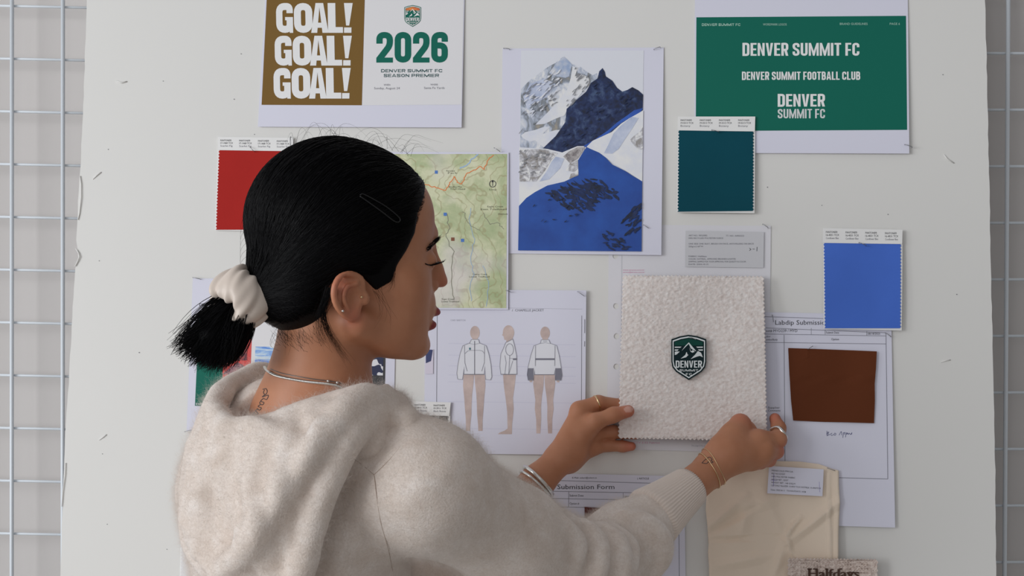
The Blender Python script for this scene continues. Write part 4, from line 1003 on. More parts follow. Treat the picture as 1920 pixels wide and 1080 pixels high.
# ------------------------------------------------------------------ body frame, arms and hands
TH = math.radians(40.0); BF = np.array([math.sin(TH), math.cos(TH), 0]); BR = np.array([math.cos(TH), -math.sin(TH), 0]); BAX = np.array([BR, BF, HU])
SR, SL = P(790, 908, 1.54), P(455, 910, 1.70)
WR = Bp(1334, 880, .085); ER = P(1105, 1065, 1.72)
WL = Bp(1008, 903, .062); EL = P(790, 1110, 1.79)
neck = U([(rc(HL(612, 590, 0), P(602, 690, 1.575), 84 * k, 92 * k), 0), (rc(P(602, 690, 1.575), P(588, 775, 1.59), 92 * k, 100 * k), 10 * k)])
torso = U([(rc(P(588, 775, 1.585), SR, .042, .046), 0), (rc(P(582, 775, 1.59), SL, .042, .042), .03),
           (ell(P(560, 925, 1.612), BAX, (.098, .062, .115)), .03), (rc(P(560, 980, 1.645), P(565, 1220, 1.68), .092, .09), .03)])
HD = 1.94 / F_PX
def hp(*q): return [Bp(x, y, h) for x, y, h in q]
def hr(*q): return [v * HD for v in q]
palmL = U([(chain(hp((1008, 903, .062), (1048, 863, .052), (1076, 852, .044)), hr(31, 27, 24.5), .006), 0),
           (chain(hp((1050, 856, .052), (1086, 772, .034)), hr(25, 15)), .008), (chain(hp((1062, 858, .040), (1106, 783, .026)), hr(24, 14)), .008),
           (chain(hp((1064, 862, .036), (1114, 812, .022)), hr(24, 14)), .008), (chain(hp((1068, 860, .036), (1110, 840, .022)), hr(23, 13.5)), .008),
           (chain(hp((1066, 852, .049), (1092, 812, .044)), hr(21, 17)), .014), (chain(hp((1090, 782, .034), (1106, 803, .040)), hr(13, 12)), .010)])
fingL = [chain(hp((1086, 768, .033), (1122, 755, .026), (1163, 760, .0125), (1195, 770, .012)), hr(15.5, 13.5, 12, 9.5)),
         chain(hp((1106, 781, .026), (1150, 776, .0125), (1192, 792, .011)), hr(13.5, 12, 10)),
         chain(hp((1114, 812, .020), (1150, 810, .0115), (1192, 814, .011)), hr(14, 12, 10)),
         chain(hp((1110, 840, .020), (1140, 835, .0125), (1168, 837, .012), (1184, 837, .013)), hr(13, 11.5, 10.5, 8.5)),
         chain(hp((1092, 812, .044), (1116, 791, .0455), (1150, 778, .041), (1178, 771, .0375)), hr(18, 15.2, 13.6, 11.5), .006)]
handL = Fingers(palmL, fingL, .009)
palmR = U([(chain(hp((1334, 880, .085), (1366, 852, .078)), hr(32, 31)), 0), (chain(hp((1364, 846, .078), (1420, 826, .062)), hr(28, 18.5)), .016),
           (chain(hp((1366, 856, .078), (1432, 843, .062)), hr(28, 18)), .010), (chain(hp((1364, 862, .076), (1426, 856, .058)), hr(25, 16)), .010),
           (chain(hp((1358, 868, .074), (1408, 866, .054)), hr(21, 13)), .010), (chain(hp((1350, 852, .082), (1374, 816, .068)), hr(26, 21)), .012)])
fingR = [chain(hp((1420, 826, .062), (1459, 824, .047), (1460, 803, .028), (1453, 785, .020)), hr(18, 14.8, 12.5, 10.5), .006),
         chain(hp((1432, 843, .062), (1455, 846, .045), (1442, 848, .028), (1420, 846, .026)), hr(18, 14, 12, 10)),
         chain(hp((1426, 856, .058), (1442, 862, .044), (1432, 860, .030), (1412, 858, .028)), hr(15.5, 12.5, 11, 10)),
         chain(hp((1408, 866, .054), (1427, 868, .044), (1420, 866, .032), (1402, 866, .031)), hr(13, 10.5, 9.5, 8.5)),
         chain(hp((1374, 816, .068), (1388, 796, .058), (1402, 806, .0455), (1410, 812, .0435)), hr(21, 19, 15, 12))]
handR = Fingers(palmR, fingR, .010)
arms = U([(chain([SR, ER, WR + (ER - WR) * .35, WR], [.038, .032, .0235, 30 * HD], .005), 0), (chain([SL, EL, WL + (EL - WL) * .4, WL], [.036, .032, .027, 30 * HD], .005), 0)])
body = U([(head, 0), (neck, 24 * k), (torso, .035), (arms, .02), (handL, .008), (handR, .008)])

# ------------------------------------------------------------------ skin
skin = principled('skin', C(178, 124, 98), .5, Subsurface_Weight=.12, Subsurface_Scale=.006)
skin.node_tree.nodes['Principled BSDF'].inputs['Subsurface Radius'].default_value = (1, .35, .2)
_n = NT(skin); _co = _n.coords()
def attr(n, name): a = n.add('ShaderNodeAttribute'); a.attribute_name = name; return a.outputs['Fac']
_c = _n.mix(_n.ramp(_n.noise(_co, 45, 4), [(.35, (0,) * 3), (.7, (.4,) * 3)]), C(164, 110, 80), C(178, 126, 98))
_c = _n.mix(attr(_n, 'flush'), _c, C(172, 98, 78)); _c = _n.mix(attr(_n, 'lip'), _c, C(134, 54, 54)); _c = _n.mix(attr(_n, 'nail'), _c, C(190, 144, 130))
_n.base(_c); _n.bump(_n.noise(_co, 700, 3), .12, .0006)
PO = np.array([HO[0], HO[1], 0.0])
lo = np.array([-.46, 1.38, .98]); hi = np.array([.40, 2.0, 1.72])
Vb_, Qb_ = surface(body, lo, hi, .0017)
Vb_ = relax(Vb_, Qb_, 1)
person = thing('person', 'person with black ponytail in a fuzzy oatmeal hooded sweater holding the fleece swatch', 'person', PO)
body_o = new_mesh('body', Vb_, Qb_, skin, person, PO, smooth=True)
def set_attr(o, name, v):
    a = o.data.attributes.new(name, 'FLOAT', 'POINT'); a.data.foreach_set('value', np.clip(v, 0, 1).astype(np.float32))
lipd = evalf(lips, Vb_)
lx = np.abs((Vb_ - HO) @ HR) / KH
set_attr(body_o, 'lip', np.clip((2.5 * k - lipd) / (1.5 * k), 0, 1))
fl_ = np.zeros(len(Vb_))
for q in hp((1195, 770, .012), (1184, 837, .013), (1178, 771, .0375), (1453, 785, .02), (1442, 862, .042), (1465, 845, .045), (1427, 868, .041), (1388, 790, .058)): fl_ = np.maximum(fl_, np.exp(-(np.linalg.norm(Vb_ - q, axis=1) / .013) ** 2))
for q in (HL(640, 535, 135), HL(660, 595, 118), HL(835, 530, 0)): fl_ = np.maximum(fl_, .7 * np.exp(-(np.linalg.norm(Vb_ - q, axis=1) / .014) ** 2))
set_attr(body_o, 'flush', fl_)
nl = np.zeros(len(Vb_))
tp = hit(handL, 1180, 766.5)
if tp is not None:
    ax = Bp(1178, 771, .04) - Bp(1150, 778, .04); ax /= np.linalg.norm(ax); q = Vb_ - tp
    al = q @ ax; pr = np.linalg.norm(q - al[:, None] * ax, axis=1); nl = 1.0 * ((al / .0072) ** 2 + (pr / .0048) ** 2 < 1)
set_attr(body_o, 'nail', nl)
# ------------------------------------------------------------------ hair
hair_mat = principled('black_hair', (.0014, .0013, .0020), .48, Specular_IOR_Level=.12)
_n = NT(hair_mat); _n.bump(_n.noise(_n.coords((1, 1, .25)), 900, 2), .35, .0006)
class Grow:
    def __init__(s, n, g): s.n, s.g = n, g
    def ev(s, X, bc, br):
        v = s.n.ev(X, bc, br); return None if v is None else v - s.g
mass = U([(he(626, 412, 0, 166, 138, 154, 8), 0), (he(562, 535, 0, 80, 104, 92), 45 * k), (he(500, 545, 0, 36, 44, 44), 40 * k), (he(706, 385, 0, 68, 102, 88), 30 * k), (Grow(face, 4 * k), 12 * k)])
hl_pts = [(790, 338, 0), (786, 362, 45), (776, 400, 84), (776, 438, 100), (762, 470, 104), (746, 496, 106), (738, 528, 112), (712, 545, 114), (694, 528, 116), (672, 508, 118), (640, 510, 120), (616, 535, 118), (612, 575, 112), (614, 606, 106), (585, 622, 96), (552, 638, 74), (520, 646, 40)]
def fu(p): q = (p - HO) / KH; return (q @ HF, q @ HU)
poly = [fu(HL(*q)) for q in hl_pts]
poly = [(poly[0][0] + 60, poly[0][1] + 6)] + poly + [(poly[-1][0] - 10, poly[-1][1] - 30), (-330, -200), (-330, 330), (poly[0][0] + 60, 330)]
poly = np.array(poly)
def poly_sd(q):
    """signed distance to a polygon in the plane (negative inside)"""
    d = np.full(len(q), 1e9); ins = np.zeros(len(q), bool)
    for a, b in zip(poly, np.roll(poly, -1, 0)):
        e = b - a; w = q - a; t = np.clip((w @ e) / (e @ e), 0, 1)
        d = np.minimum(d, np.linalg.norm(w - t[:, None] * e, axis=1))
        c = (a[1] > q[:, 1]) != (b[1] > q[:, 1])
        x = a[0] + (q[:, 1] - a[1]) / (b[1] - a[1] + 1e-12) * (b[0] - a[0]); ins ^= c & (q[:, 0] < x)
    return np.where(ins, -d, d)
class HairCap:
    def ev(s, X, bc, br):
        d = mass.ev(X, bc, br)
        if d is None: return None
        q = (X - HO) / KH
        pd = poly_sd(np.column_stack([q @ HF, q @ HU])) * KH
        return smax(d, pd, 6 * k)
cap = HairCap()
Vh, Qh = surface(cap, HO + np.array([-.16, -.14, -.12]), HO + np.array([.14, .14, .16]), .0022)
hair = new_mesh('hair', relax(Vh, Qh, 1), Qh, hair_mat, person, PO, smooth=True)
# strands combed from the hairline back to the tie
rs = np.random.RandomState(11)
HC = HL(612, 440, 0); TIE = HL(478, 552, 10)
def unit(v): return v / (np.linalg.norm(v, axis=-1, keepdims=True) + 1e-12)
def on_mass(D):
    a = np.full(len(D), .02); b = np.full(len(D), .16)
    for _ in range(22):
        m = (a + b) / 2; v = evalf(mass, HC + D * m[:, None], 1 << 20); inn = v < 0
        a = np.where(inn, m, a); b = np.where(inn, b, m)
    return a
near = np.array([HL(*q) for q in hl_pts]); far = near - 2 * ((near - HO) @ HR)[:, None] * HR
front = np.vstack([near, far[1:12]])
def ribbons(paths, width, taper=True, n=3):
    """many thin 3-sided hairs in one mesh; paths (m, k, 3)"""
    m, kk, _ = paths.shape
    t = unit(np.gradient(paths, axis=1)); ref = unit(rs.normal(size=(m, 1, 3)))
    a = unit(np.cross(t, ref)); b = np.cross(t, a)
    w = np.broadcast_to(np.asarray(width, float).reshape(-1, 1), (m, 1)) * (np.clip(np.minimum(np.linspace(.15, 3, kk), np.linspace(3, .3, kk)), 0, 1) if taper == 'both' else np.linspace(1, .25, kk) if taper else np.ones(kk))[None]
    th = np.arange(n) * 2 * math.pi / n
    V = paths[:, :, None, :] + w[:, :, None, None] * (np.cos(th)[None, None, :, None] * a[:, :, None, :] + np.sin(th)[None, None, :, None] * b[:, :, None, :])
    base = (np.arange(m)[:, None, None] * kk + np.arange(kk - 1)[None, :, None]) * n
    i = np.arange(n)[None, None, :]; j = (i + 1) % n
    F = np.stack([base + i, base + j, base + n + j, base + n + i], -1).reshape(-1, 4)
    return V.reshape(-1, 3), F
NS, KK = 5200, 14
s0 = rs.randint(0, len(near) - 1, NS); t0 = rs.rand(NS)[:, None]
start = near[s0] * (1 - t0) + near[s0 + 1] * t0
fsel = rs.rand(NS) < .25; fi = rs.randint(0, 11, NS); start[fsel] = (far[fi] * (1 - t0) + far[fi + 1] * t0)[fsel]
rd = rs.normal(size=(60000, 3)); rd = unit(rd); rd = rd[(rd @ HR > -.45) & (rd @ HU > -.35)]
rr = on_mass(rd); q_ = (HC + rd * rr[:, None] - HO) / KH; rd = rd[poly_sd(np.column_stack([q_ @ HF, q_ @ HU])) < -6][:NS]
D0 = unit(start - HC); crown = rs.rand(NS) < .55; D0[crown] = rd[:NS][crown]; D1 = unit(TIE + rs.normal(size=(NS, 3)) * .010 - HC)
tt = np.linspace(0, 1, KK); beg = np.where((rs.rand(NS) < .35) & ~crown, rs.rand(NS) * .7, 0.0)
T = beg[:, None] + (1 - beg[:, None]) * tt[None]
side = (D0 @ HR)[:, None]; W = unit(D0 + D1 + HR * side * 1.1 + HU * .45); T3 = T[..., None]
Dm = unit((1 - T3) ** 2 * D0[:, None] + 2.4 * T3 * (1 - T3) * W[:, None] + T3 ** 2 * D1[:, None])
Dm = unit(Dm + (rs.normal(size=(NS, 1, 3)) * .02) * np.sin(T * math.pi)[..., None])
R_ = on_mass(Dm.reshape(-1, 3)).reshape(NS, KK)
q_ = (HC + Dm * R_[..., None] - HO) / KH
ok_ = (poly_sd(np.column_stack([q_.reshape(-1, 3) @ HF, q_.reshape(-1, 3) @ HU])).reshape(NS, KK)[:, 1:] < 2.5).all(1)
edge = np.clip(T / .10, 0, 1)
off = (-.004 * (1 - edge) + (.0002 + .0013 * rs.rand(NS, 1)) * edge)
paths = HC + Dm * (R_ + off)[..., None]
paths = paths[ok_]; V, Fq = ribbons(paths, rs.uniform(.0003, .0006, len(paths)), taper='both')
strands = new_mesh('combed_strands', V, Fq, hair_mat, hair, PO, smooth=True, kind='stuff')
def lock(pairs, count, jit, w, n=12, wav=.0):
    """loose hairs: pairs = control points of a guide curve (3D)"""
    g = spline(pairs, n); out = []
    for i in range(count):
        o0, o1 = rs.normal(size=3) * jit[0], rs.normal(size=3) * jit[1]; cut = rs.uniform(.6, 1)
        q = spline(pairs, 40); q = q[np.linspace(0, 39 * cut, n).astype(int)]
        t = np.linspace(0, 1, n)[:, None]
        out.append(q + o0 * (1 - t) + o1 * t + wav * np.sin(t * 7 + rs.rand() * 6) * rs.normal(size=3))
    return np.array(out)
P_ = [lock([HL(618, 540, 122), HL(606, 580, 118), HL(612, 615, 110), HL(632, 650, 100), HL(656, 684, 92)], 90, (.0022, .0030), .0003),
      lock([HL(612, 560, 118), HL(600, 595, 112), HL(604, 625, 104), HL(614, 650, 98)], 60, (.003, .005), .0003),
      lock([HL(706, 540, 114), HL(716, 560, 112), HL(722, 585, 110), HL(712, 610, 108)], 9, (.003, .006), .0002),
      lock([HL(738, 505, 100), HL(735, 530, 104), HL(722, 550, 108)], 14, (.002, .003), .0003)]
for i in range(90):
    x = rs.uniform(512, 608); y = 628 + rs.uniform(-8, 8)
    s_ = 96 * math.sqrt(max(.05, 1 - ((x - 605) / 100) ** 2))
    if i % 6 == 0: P_.append(lock([HL(x, y - 8, s_ * .97), HL(x + rs.uniform(-8, 10), y + 12, s_ * .95), HL(x + rs.uniform(-20, 24), y + rs.uniform(20, 44), s_ * .93)], 2, (.001, .004), .0002))
    else:
        yy = y + rs.uniform(4, 26) * (.5 + .5 * math.sin((x - 512) / 96 * math.pi)); P_.append(lock([HL(x + rs.uniform(2, 10), yy, s_ * .93), HL(x, yy - 8, s_ * .97), HL(x - rs.uniform(6, 18), y - 18, s_ * 1.0)], 1, (.001, .002), .0002))
V, Fq = ribbons(np.vstack(P_), .00015)
new_mesh('loose_wisps', V, Fq, hair_mat, hair, PO, smooth=True, kind='stuff')
fly = []
for i in range(34):
    x = rs.uniform(540, 770); y = 262 + .0011 * (x - 630) ** 2 + 4; s_ = rs.uniform(-50, 60); dx = rs.uniform(-70, 70); hgt = rs.uniform(8, 34)
    a = HL(x, y + abs(s_) * .12, s_); 
    fly.append(spline([a, HL(x + dx * .35, y - hgt, s_), HL(x + dx * .75, y - hgt * rs.uniform(.8, 1.2), s_), HL(x + dx * 1.2, y - hgt * rs.uniform(-.1, .7) + .001 * dx * dx, s_)], 14))
for i in range(10):
    x = rs.uniform(460, 500); y = 700 - x * .75 + rs.uniform(-20, 20)
    fly.append(spline([HL(462 + i * 2, 400 + i * 12, 0), HL(452, 420 + i * 12, 4), HL(451, 450 + i * 12, 4)], 14))
V, Fq = ribbons(np.array(fly), .00016)
new_mesh('flyaway_hairs', V, Fq, hair_mat, hair, PO, smooth=True, kind='stuff')
# ponytail: a core and many frayed strands
PA = HL(452, 552, 0); pdep = PA[1]
pm = U([(chain([P(462, 562, pdep), P(420, 598, pdep - .012), P(392, 632, pdep - .02), P(384, 650, pdep - .022)], [.013, .012, .011, .006], .01), 0)])
V, Q = surface(pm, PA - .12, PA + .08, .0028)
pony = new_mesh('ponytail', V, Q, hair_mat, person, PO, smooth=True)
NP = 3200; a0 = rs.rand(NP) * 2 * math.pi; r0 = np.sqrt(rs.rand(NP))
ax1 = unit(P(330, 660, pdep - .03) - P(460, 560, pdep)); sd = unit(np.cross(ax1, [0, 1, 0])); fw = np.cross(sd, ax1)
ends = np.linspace(0, 1, NP); rs.shuffle(ends)
ep = np.array([P(322 + 118 * e + 6 * math.sin(e * 3), 640 + 30 * e + 34 * math.sin(e * math.pi) ** .7, pdep - .022) for e in ends])
ep += rs.normal(size=(NP, 3)) * np.array([.003, .006, .003]) + fw * (rs.normal(size=NP) * .009)[:, None]
lenk = rs.uniform(.80, 1.03, NP)
st = P(462, 562, pdep) + (sd * (np.cos(a0) * r0)[:, None] + fw * (np.sin(a0) * r0)[:, None]) * .017
mid = (st * .5 + ep * .5) + (sd * (np.cos(a0) * r0)[:, None] + fw * (np.sin(a0) * r0)[:, None]) * .017 + HU * .003
t = np.linspace(0, 1, 10)[None, :, None] * lenk[:, None, None]
paths = (1 - t) ** 2 * st[:, None] + 2 * t * (1 - t) * mid[:, None] + t * t * ep[:, None]
V, Fq = ribbons(paths, rs.uniform(.0004, .0007, NP))
new_mesh('frayed_strands', V, Fq, hair_mat, pony, PO, smooth=True, kind='stuff')

# eyebrow, lashes
def on_skin(node, pts, lift): 
    out = []
    for x, y in pts:
        p = hit(node, x, y)
        if p is not None: out.append(p + grad(node, p) * lift)
    return np.array(out)
br = []
for i in range(150):
    u = rs.rand(); x = 799 + 25 * u; y = 470 - 26 * u ** .8 + rs.uniform(-4.5, 4.5) * (1 - .25 * u)
    s_ = 78 - 52 * u
    a = HL(x, y, s_); 
    hp_ = hit(face, x, y)
    if hp_ is None: continue
    g = grad(face, hp_); d = unit(HL(x + 9, y - 6, s_) - HL(x, y, s_))
    br.append(np.array([hp_ + g * .0002, hp_ + d * .002 + g * .0009, hp_ + d * .0042 + g * .0011]))
V, Fq = ribbons(np.array(br), .00028)
new_mesh('eyebrow', V, Fq, hair_mat, person, PO, smooth=True, kind='stuff')
la = []
for i in range(46):
    u = i / 45; x, y = 804 + 19 * u, 497 - 5 * u ** 1.5; h_ = hit(head, x, y)
    if h_ is None: continue
    L = 7 + 7 * u
    d1 = HL(x + L * .6, y + 1.5 - 2 * u, 50) - HL(x, y, 50); d2 = HL(x + L, y - 2.5 - 3.5 * u + rs.uniform(-1.5, 1.5), 50) - HL(x, y, 50)
    la.append(np.array([h_ - HR * .0005, h_ + d1, h_ + d2]))
V, Fq = ribbons(np.array(la), .00030)
new_mesh('eyelashes', V, Fq, hair_mat, person, PO, smooth=True, kind='stuff')
lid = on_skin(head, [(797, 494.5), (802, 496.5), (808, 497), (814, 495.5), (819, 493), (823, 490.5)], .0002)
if len(lid) > 3:
    V, Fq = sweep(lid, .0006, 5); new_mesh('lash_line', V, Fq, hair_mat, person, PO, smooth=True)
# tattoos: thin ink lines lying on the skin
ink = principled('tattoo_ink', C(74, 66, 66), .6)
def tattoo(name, label, node, strokes, w):
    parts = []
    for st_ in strokes:
        q = on_skin(node, spline(st_, 5 * len(st_)), .00012)
        if len(q) > 3: parts.append(sweep(q, w, 5))
    if parts:
        V, F_ = merge(parts); new_mesh(name, V, F_, ink, person, PO, smooth=True, label=label)
tattoo('tattoo', 'dark script tattoo on the upper back', body, [[(493, 730), (499, 729), (501, 735), (497, 740), (494, 736), (496, 731)], [(497, 740), (492, 744), (503, 741), (500, 749), (494, 747)], [(494, 747), (489, 752), (495, 755), (492, 759), (487, 756), (490, 750)], [(489, 758), (484, 762), (490, 765), (487, 769), (482, 766)], [(484, 767), (479, 770), (484, 775), (479, 777), (476, 773)], [(478, 774), (473, 778), (476, 781)]], .00045)
tattoo('tattoo', 'small wing outline tattoo on the right wrist', body, [[(1316, 868), (1322, 862), (1330, 857), (1335, 861), (1333, 864), (1337, 866), (1333, 868), (1328, 866), (1325, 869), (1316, 868)]], .00042)
# ------------------------------------------------------------------ sweater
knit = principled('oatmeal_knit', (1, 1, 1), .95, Sheen_Weight=.35, Sheen_Roughness=.5); _n = NT(knit); _co = _n.coords()
_h1 = _n.noise(_co, 38, 5, .65, .3); _h2 = _n.noise(_co, 420, 3, .6)
_c = _n.ramp(_h1, [(.30, (.76, .65, .57)), (.52, (.845, .75, .68)), (.70, (.91, .835, .78))])
_c = _n.mix(_n.ramp(_h2, [(.35, (.30,) * 3), (.6, (0,) * 3)]), _c, C(178, 162, 150))
_n.base(_c); _n.bump(_h2, .55, .0015)
cuff_mat = principled('ribbed_knit', C(210, 197, 187), .9, Sheen_Weight=.2); _n = NT(cuff_mat); _n.bump(_n.noise(_n.coords(), 600, 2), .3, .0006)
CA = (WR - ER); CA /= np.linalg.norm(CA)
cuff_end = WR + (ER - WR) * .19; cuff_st = WR + (ER - WR) * .52
PH = np.array([-.232, 1.675, .94])                          # waist, below the picture
base = U([
    (rc(P(602, 832, 1.585), SR, .056, .060), 0), (rc(P(592, 840, 1.60), SL, .056, .064), .04),
    (ell(P(560, 925, 1.612), BAX, (.128, .094, .135)), .04), (rc(P(565, 990, 1.64), PH, .118, .130), .05),
    (chain([SR, P(955, 1008, 1.63), P(1105, 1074, 1.72), P(1165, 1026, 1.775), cuff_st], [.062, .056, .050, .045, .0355], .024), .04),
    (ell(P(1182, 1018, 1.775), np.array([CA, np.cross([0, 0, 1.0], CA), HU]), (.034, .03, .036)), .03),
    (chain([SL, P(560, 1010, 1.84), EL, P(935, 965, 1.87)], [.064, .060, .054, .040], .03), .04)])
# the hood hanging down the back: knit stretched between the neckline, a crest and the rim
ring_near = []
for x, y in ((466, 803), (500, 796), (545, 780), (594, 763), (640, 748)):
    p = hit(body, x, y); ring_near.append(p + grad(body, p) * .007)
ring = ring_near + [P(696, 750, 1.525), P(744, 758, 1.57), P(738, 752, 1.66), P(640, 735, 1.715), P(540, 708, 1.70), P(488, 698, 1.67), P(450, 712, 1.640), P(420, 733, 1.605), P(404, 765, 1.570), P(428, 800, 1.535)]
ringc = spline(ring + ring[:1], 60)
NT_ = P(602, 640, 1.58)
nb = P(580, 800, 1.59)
low = []
for q in ringc:
    o_ = q - nb; o_[2] = 0; o_ = unit(o_); low.append(q + o_ * .014 - HU * .050)
collar = U([(chain(list(ringc), [.0095] * 60, .003), 0)] + [(rc(q, l_, .0085, .012), .006) for q, l_ in zip(ringc, low)])
cut = U([(rc(NT_, q + (NT_ - q) * .06 + HU * .012, .035, .013), .004) for q in ringc[::2]] + [(rc(NT_, P(600, 500, 1.58), .06, .10), .01)])
def outp(x, y, o, d=1.60):
    p = hit(base, x, y)
    return P(x, y, d) if p is None else p + grad(base, p) * o
crest_l = spline([outp(764, 782, -.004), outp(738, 768, .004), outp(694, 772, .022), outp(650, 801, .031), outp(610, 845, .038), outp(570, 899, .041), outp(519, 972, .041), outp(490, 1016, .035), outp(440, 1062, .020)], 34)
rim_l = spline([outp(765, 790, -.006), outp(738, 780, .000), outp(697, 794, .012), outp(664, 843, .022), outp(628, 898, .027), outp(598, 956, .029), outp(576, 1030, .029), outp(556, 1082, .026), outp(518, 1116, .020), outp(462, 1112, .010)], 30)
left_l = spline([outp(376, 900, .010, 1.63), outp(372, 940, .010, 1.62), outp(380, 985, .014, 1.61), outp(400, 1030, .016), outp(440, 1062, .018)], 16)
twist_l = spline([outp(362, 935, .004, 1.63), outp(362, 985, .004, 1.62), outp(374, 1030, .004, 1.61), outp(404, 1072, .006), outp(450, 1110, .010)], 16)
def ruled(A_, B_, n, ra, rb, sag, k_=.007):
    out = []
    for i in range(n):
        u = i / (n - 1); a_ = A_[int(round(u * (len(A_) - 1)))]; b_ = B_[int(round(u * (len(B_) - 1)))]
        wob = 1 + .26 * math.sin(i * 2.1) + .14 * math.sin(i * 3.7 + 1)
        m_ = (a_ + b_) / 2 - BF * sag + HU * -.003
        out.append((chain([a_, m_, b_], [ra * wob, ra * wob * 1.05, rb * (wob * .4 + .6)], .004), k_))
    return out
neck_r2l = np.vstack([spline([ring[6], ring[5], ring_near[4], ring_near[3], ring_near[2], ring_near[1], ring_near[0]], 26)])
neck_left = spline([ring_near[0], ring[14], ring[13], ring[12]], 12)
hood_back = U(ruled(neck_r2l, crest_l[:29], 20, .0095, .012, .006) + ruled(neck_left, left_l[::-1], 9, .0095, .011, .010) + [(chain(list(crest_l), list(np.interp(np.arange(34), [0, 7, 33], [.006, .014, .014])), .004), .008), (ell(outp(478, 925, .002), BAX, (.070, .022, .080)), .015), (rc(crest_l[28], ring_near[0], .010, .010), .01), (rc(left_l[-1], ring_near[0], .012, .010), .01)])
hood_band = U(ruled(crest_l, rim_l, 20, .009, .009, -.010, .008) + [(chain(list(rim_l), list(np.interp(np.arange(30), [0, 7, 29], [.006, .0150, .0150])), .004), .006), (chain(list(crest_l[8:]), [.011] * 26, .004), .006)])
twist = chain(list(twist_l), [.0105] * 16, .004)
groove = chain([outp(x, y, .004) for x, y in spline([(728, 812), (688, 858), (652, 912), (622, 968), (598, 1034), (582, 1095)], 20)], [.009] * 20, .004)
shell = Sub(base, groove, .022)
hood_all = U([(hood_back, 0), (hood_band, .003), (twist, .003)])
trunk = U([(shell, 0), (hood_all, 0)])
# folds at the elbow, following the pulled knit
def ridge(pts, r, out=.0, k_=.012):
    c = []
    for x, y in spline(pts, 4 * len(pts)):
        p = hit(trunk, x, y)
        if p is not None: c.append(p + grad(trunk, p) * out)
    return chain(c, list(r * np.sin(np.linspace(.35, math.pi - .35, len(c)))), .003)
folds = [ridge([(1096, 985), (1114, 1020), (1116, 1066), (1108, 1100)], .014, .002), ridge([(1128, 988), (1154, 1020), (1164, 1062), (1158, 1100)], .013, .002), ridge([(1152, 990), (1180, 1030), (1184, 1075)], .010, .002), ridge([(1060, 975), (1082, 1020), (1080, 1070)], .012, -.002),
         ridge([(1168, 966), (1210, 982), (1236, 1012), (1242, 1042), (1228, 1078)], .014, .001)]
hood_folds = [ridge([(484, 830), (468, 920), (480, 1010)], .010, -.005), ridge([(545, 800), (522, 880), (516, 960)], .010, -.005), ridge([(596, 785), (582, 830), (562, 885)], .008, -.004), ridge([(428, 820), (412, 890), (420, 970)], .009, -.005)]
sweater_n = Sub(U([(shell, 0)] + [(f, .010) for f in folds]), cut, .006)
hood_n = U([(Sub(U([(hood_all, 0)] + [(f, .010) for f in hood_folds]), cut, .006), 0), (collar, .008)])
knit_n = U([(sweater_n, 0), (hood_n, 0)])
def knit_disp(X):
    return .0011 * np.sin(X[:, 0] * 70 + 3 * np.sin(X[:, 2] * 31)) * np.sin(X[:, 2] * 53 + 2 * np.sin(X[:, 1] * 40))
Vs, Qs = surface(sweater_n, (-.50, 1.36, .78), (.26, 2.0, 1.50), .0036, disp=knit_disp)
Vs = relax(Vs, Qs, 2)
sweater = new_mesh('sweater', Vs, Qs, knit, person, PO, smooth=True)
Vd, Qd = surface(hood_n, (-.50, 1.30, 1.0), (.10, 2.0, 1.52), .0036, disp=knit_disp)
Vd = relax(Vd, Qd, 2)
hood = new_mesh('hood', Vd, Qd, knit, sweater, PO, smooth=True)
Qs = np.vstack([Qs, Qd + len(Vs)]); Vs = np.vstack([Vs, Vd])
# ribbed cuff: a tube with raised ribs around the wrist
def ribbed(name, path, rad, ribs=58, amp=.0008):
    p = spline(path, 26); t = unit(np.gradient(p, axis=0)); m = len(p); n = ribs * 4
    a = unit(np.cross(t, [0, 0, 1.0])); b = np.cross(t, a); th = np.linspace(0, 2 * math.pi, n, endpoint=False)
    r = np.interp(np.linspace(0, 1, m), np.linspace(0, 1, len(rad)), rad)[:, None] + amp * np.cos(th * ribs)[None]
    V = p[:, None] + r[..., None] * (np.cos(th)[None, :, None] * a[:, None] + np.sin(th)[None, :, None] * b[:, None])
    Vi = p[-1] + (r[-1] * .93)[:, None] * (np.cos(th)[:, None] * a[-1] + np.sin(th)[:, None] * b[-1]); Vj = Vi - t[-1] * .02
    V = np.vstack([V.reshape(-1, 3), Vi, Vj]); Fs = []
    for i in range(m + 1):
        for j_ in range(n):
            l = (j_ + 1) % n; Fs.append((i * n + j_, i * n + l, (i + 1) * n + l, (i + 1) * n + j_))
    return new_mesh(name, V, Fs, cuff_mat, sweater, PO, smooth=True)
ribbed('cuff', [cuff_st + (cuff_st - cuff_end) * .06, cuff_st + (cuff_end - cuff_st) * .06, (cuff_st + cuff_end) / 2, cuff_end], [.030, .0380, .0312, .0255])
ribbed('cuff', [P(900, 990, 1.875), P(945, 955, 1.885), P(975, 930, 1.89)], [.036, .034, .030])
# knitted seams
seam_mat = principled('seam_yarn', C(160, 142, 130), .9)
def seam(pts, w=.0004):
    q = on_skin(knit_n, spline(pts, 7 * len(pts)), -.0002)
    V, F_ = sweep(q, w, 5); new_mesh('seam', V, F_, seam_mat, sweater, PO, smooth=True)
seam([(663, 860), (682, 874), (701, 890)]); seam([(765, 818), (742, 848), (720, 872), (701, 890)]); seam([(701, 890), (706, 930), (714, 980), (728, 1030), (738, 1078)])
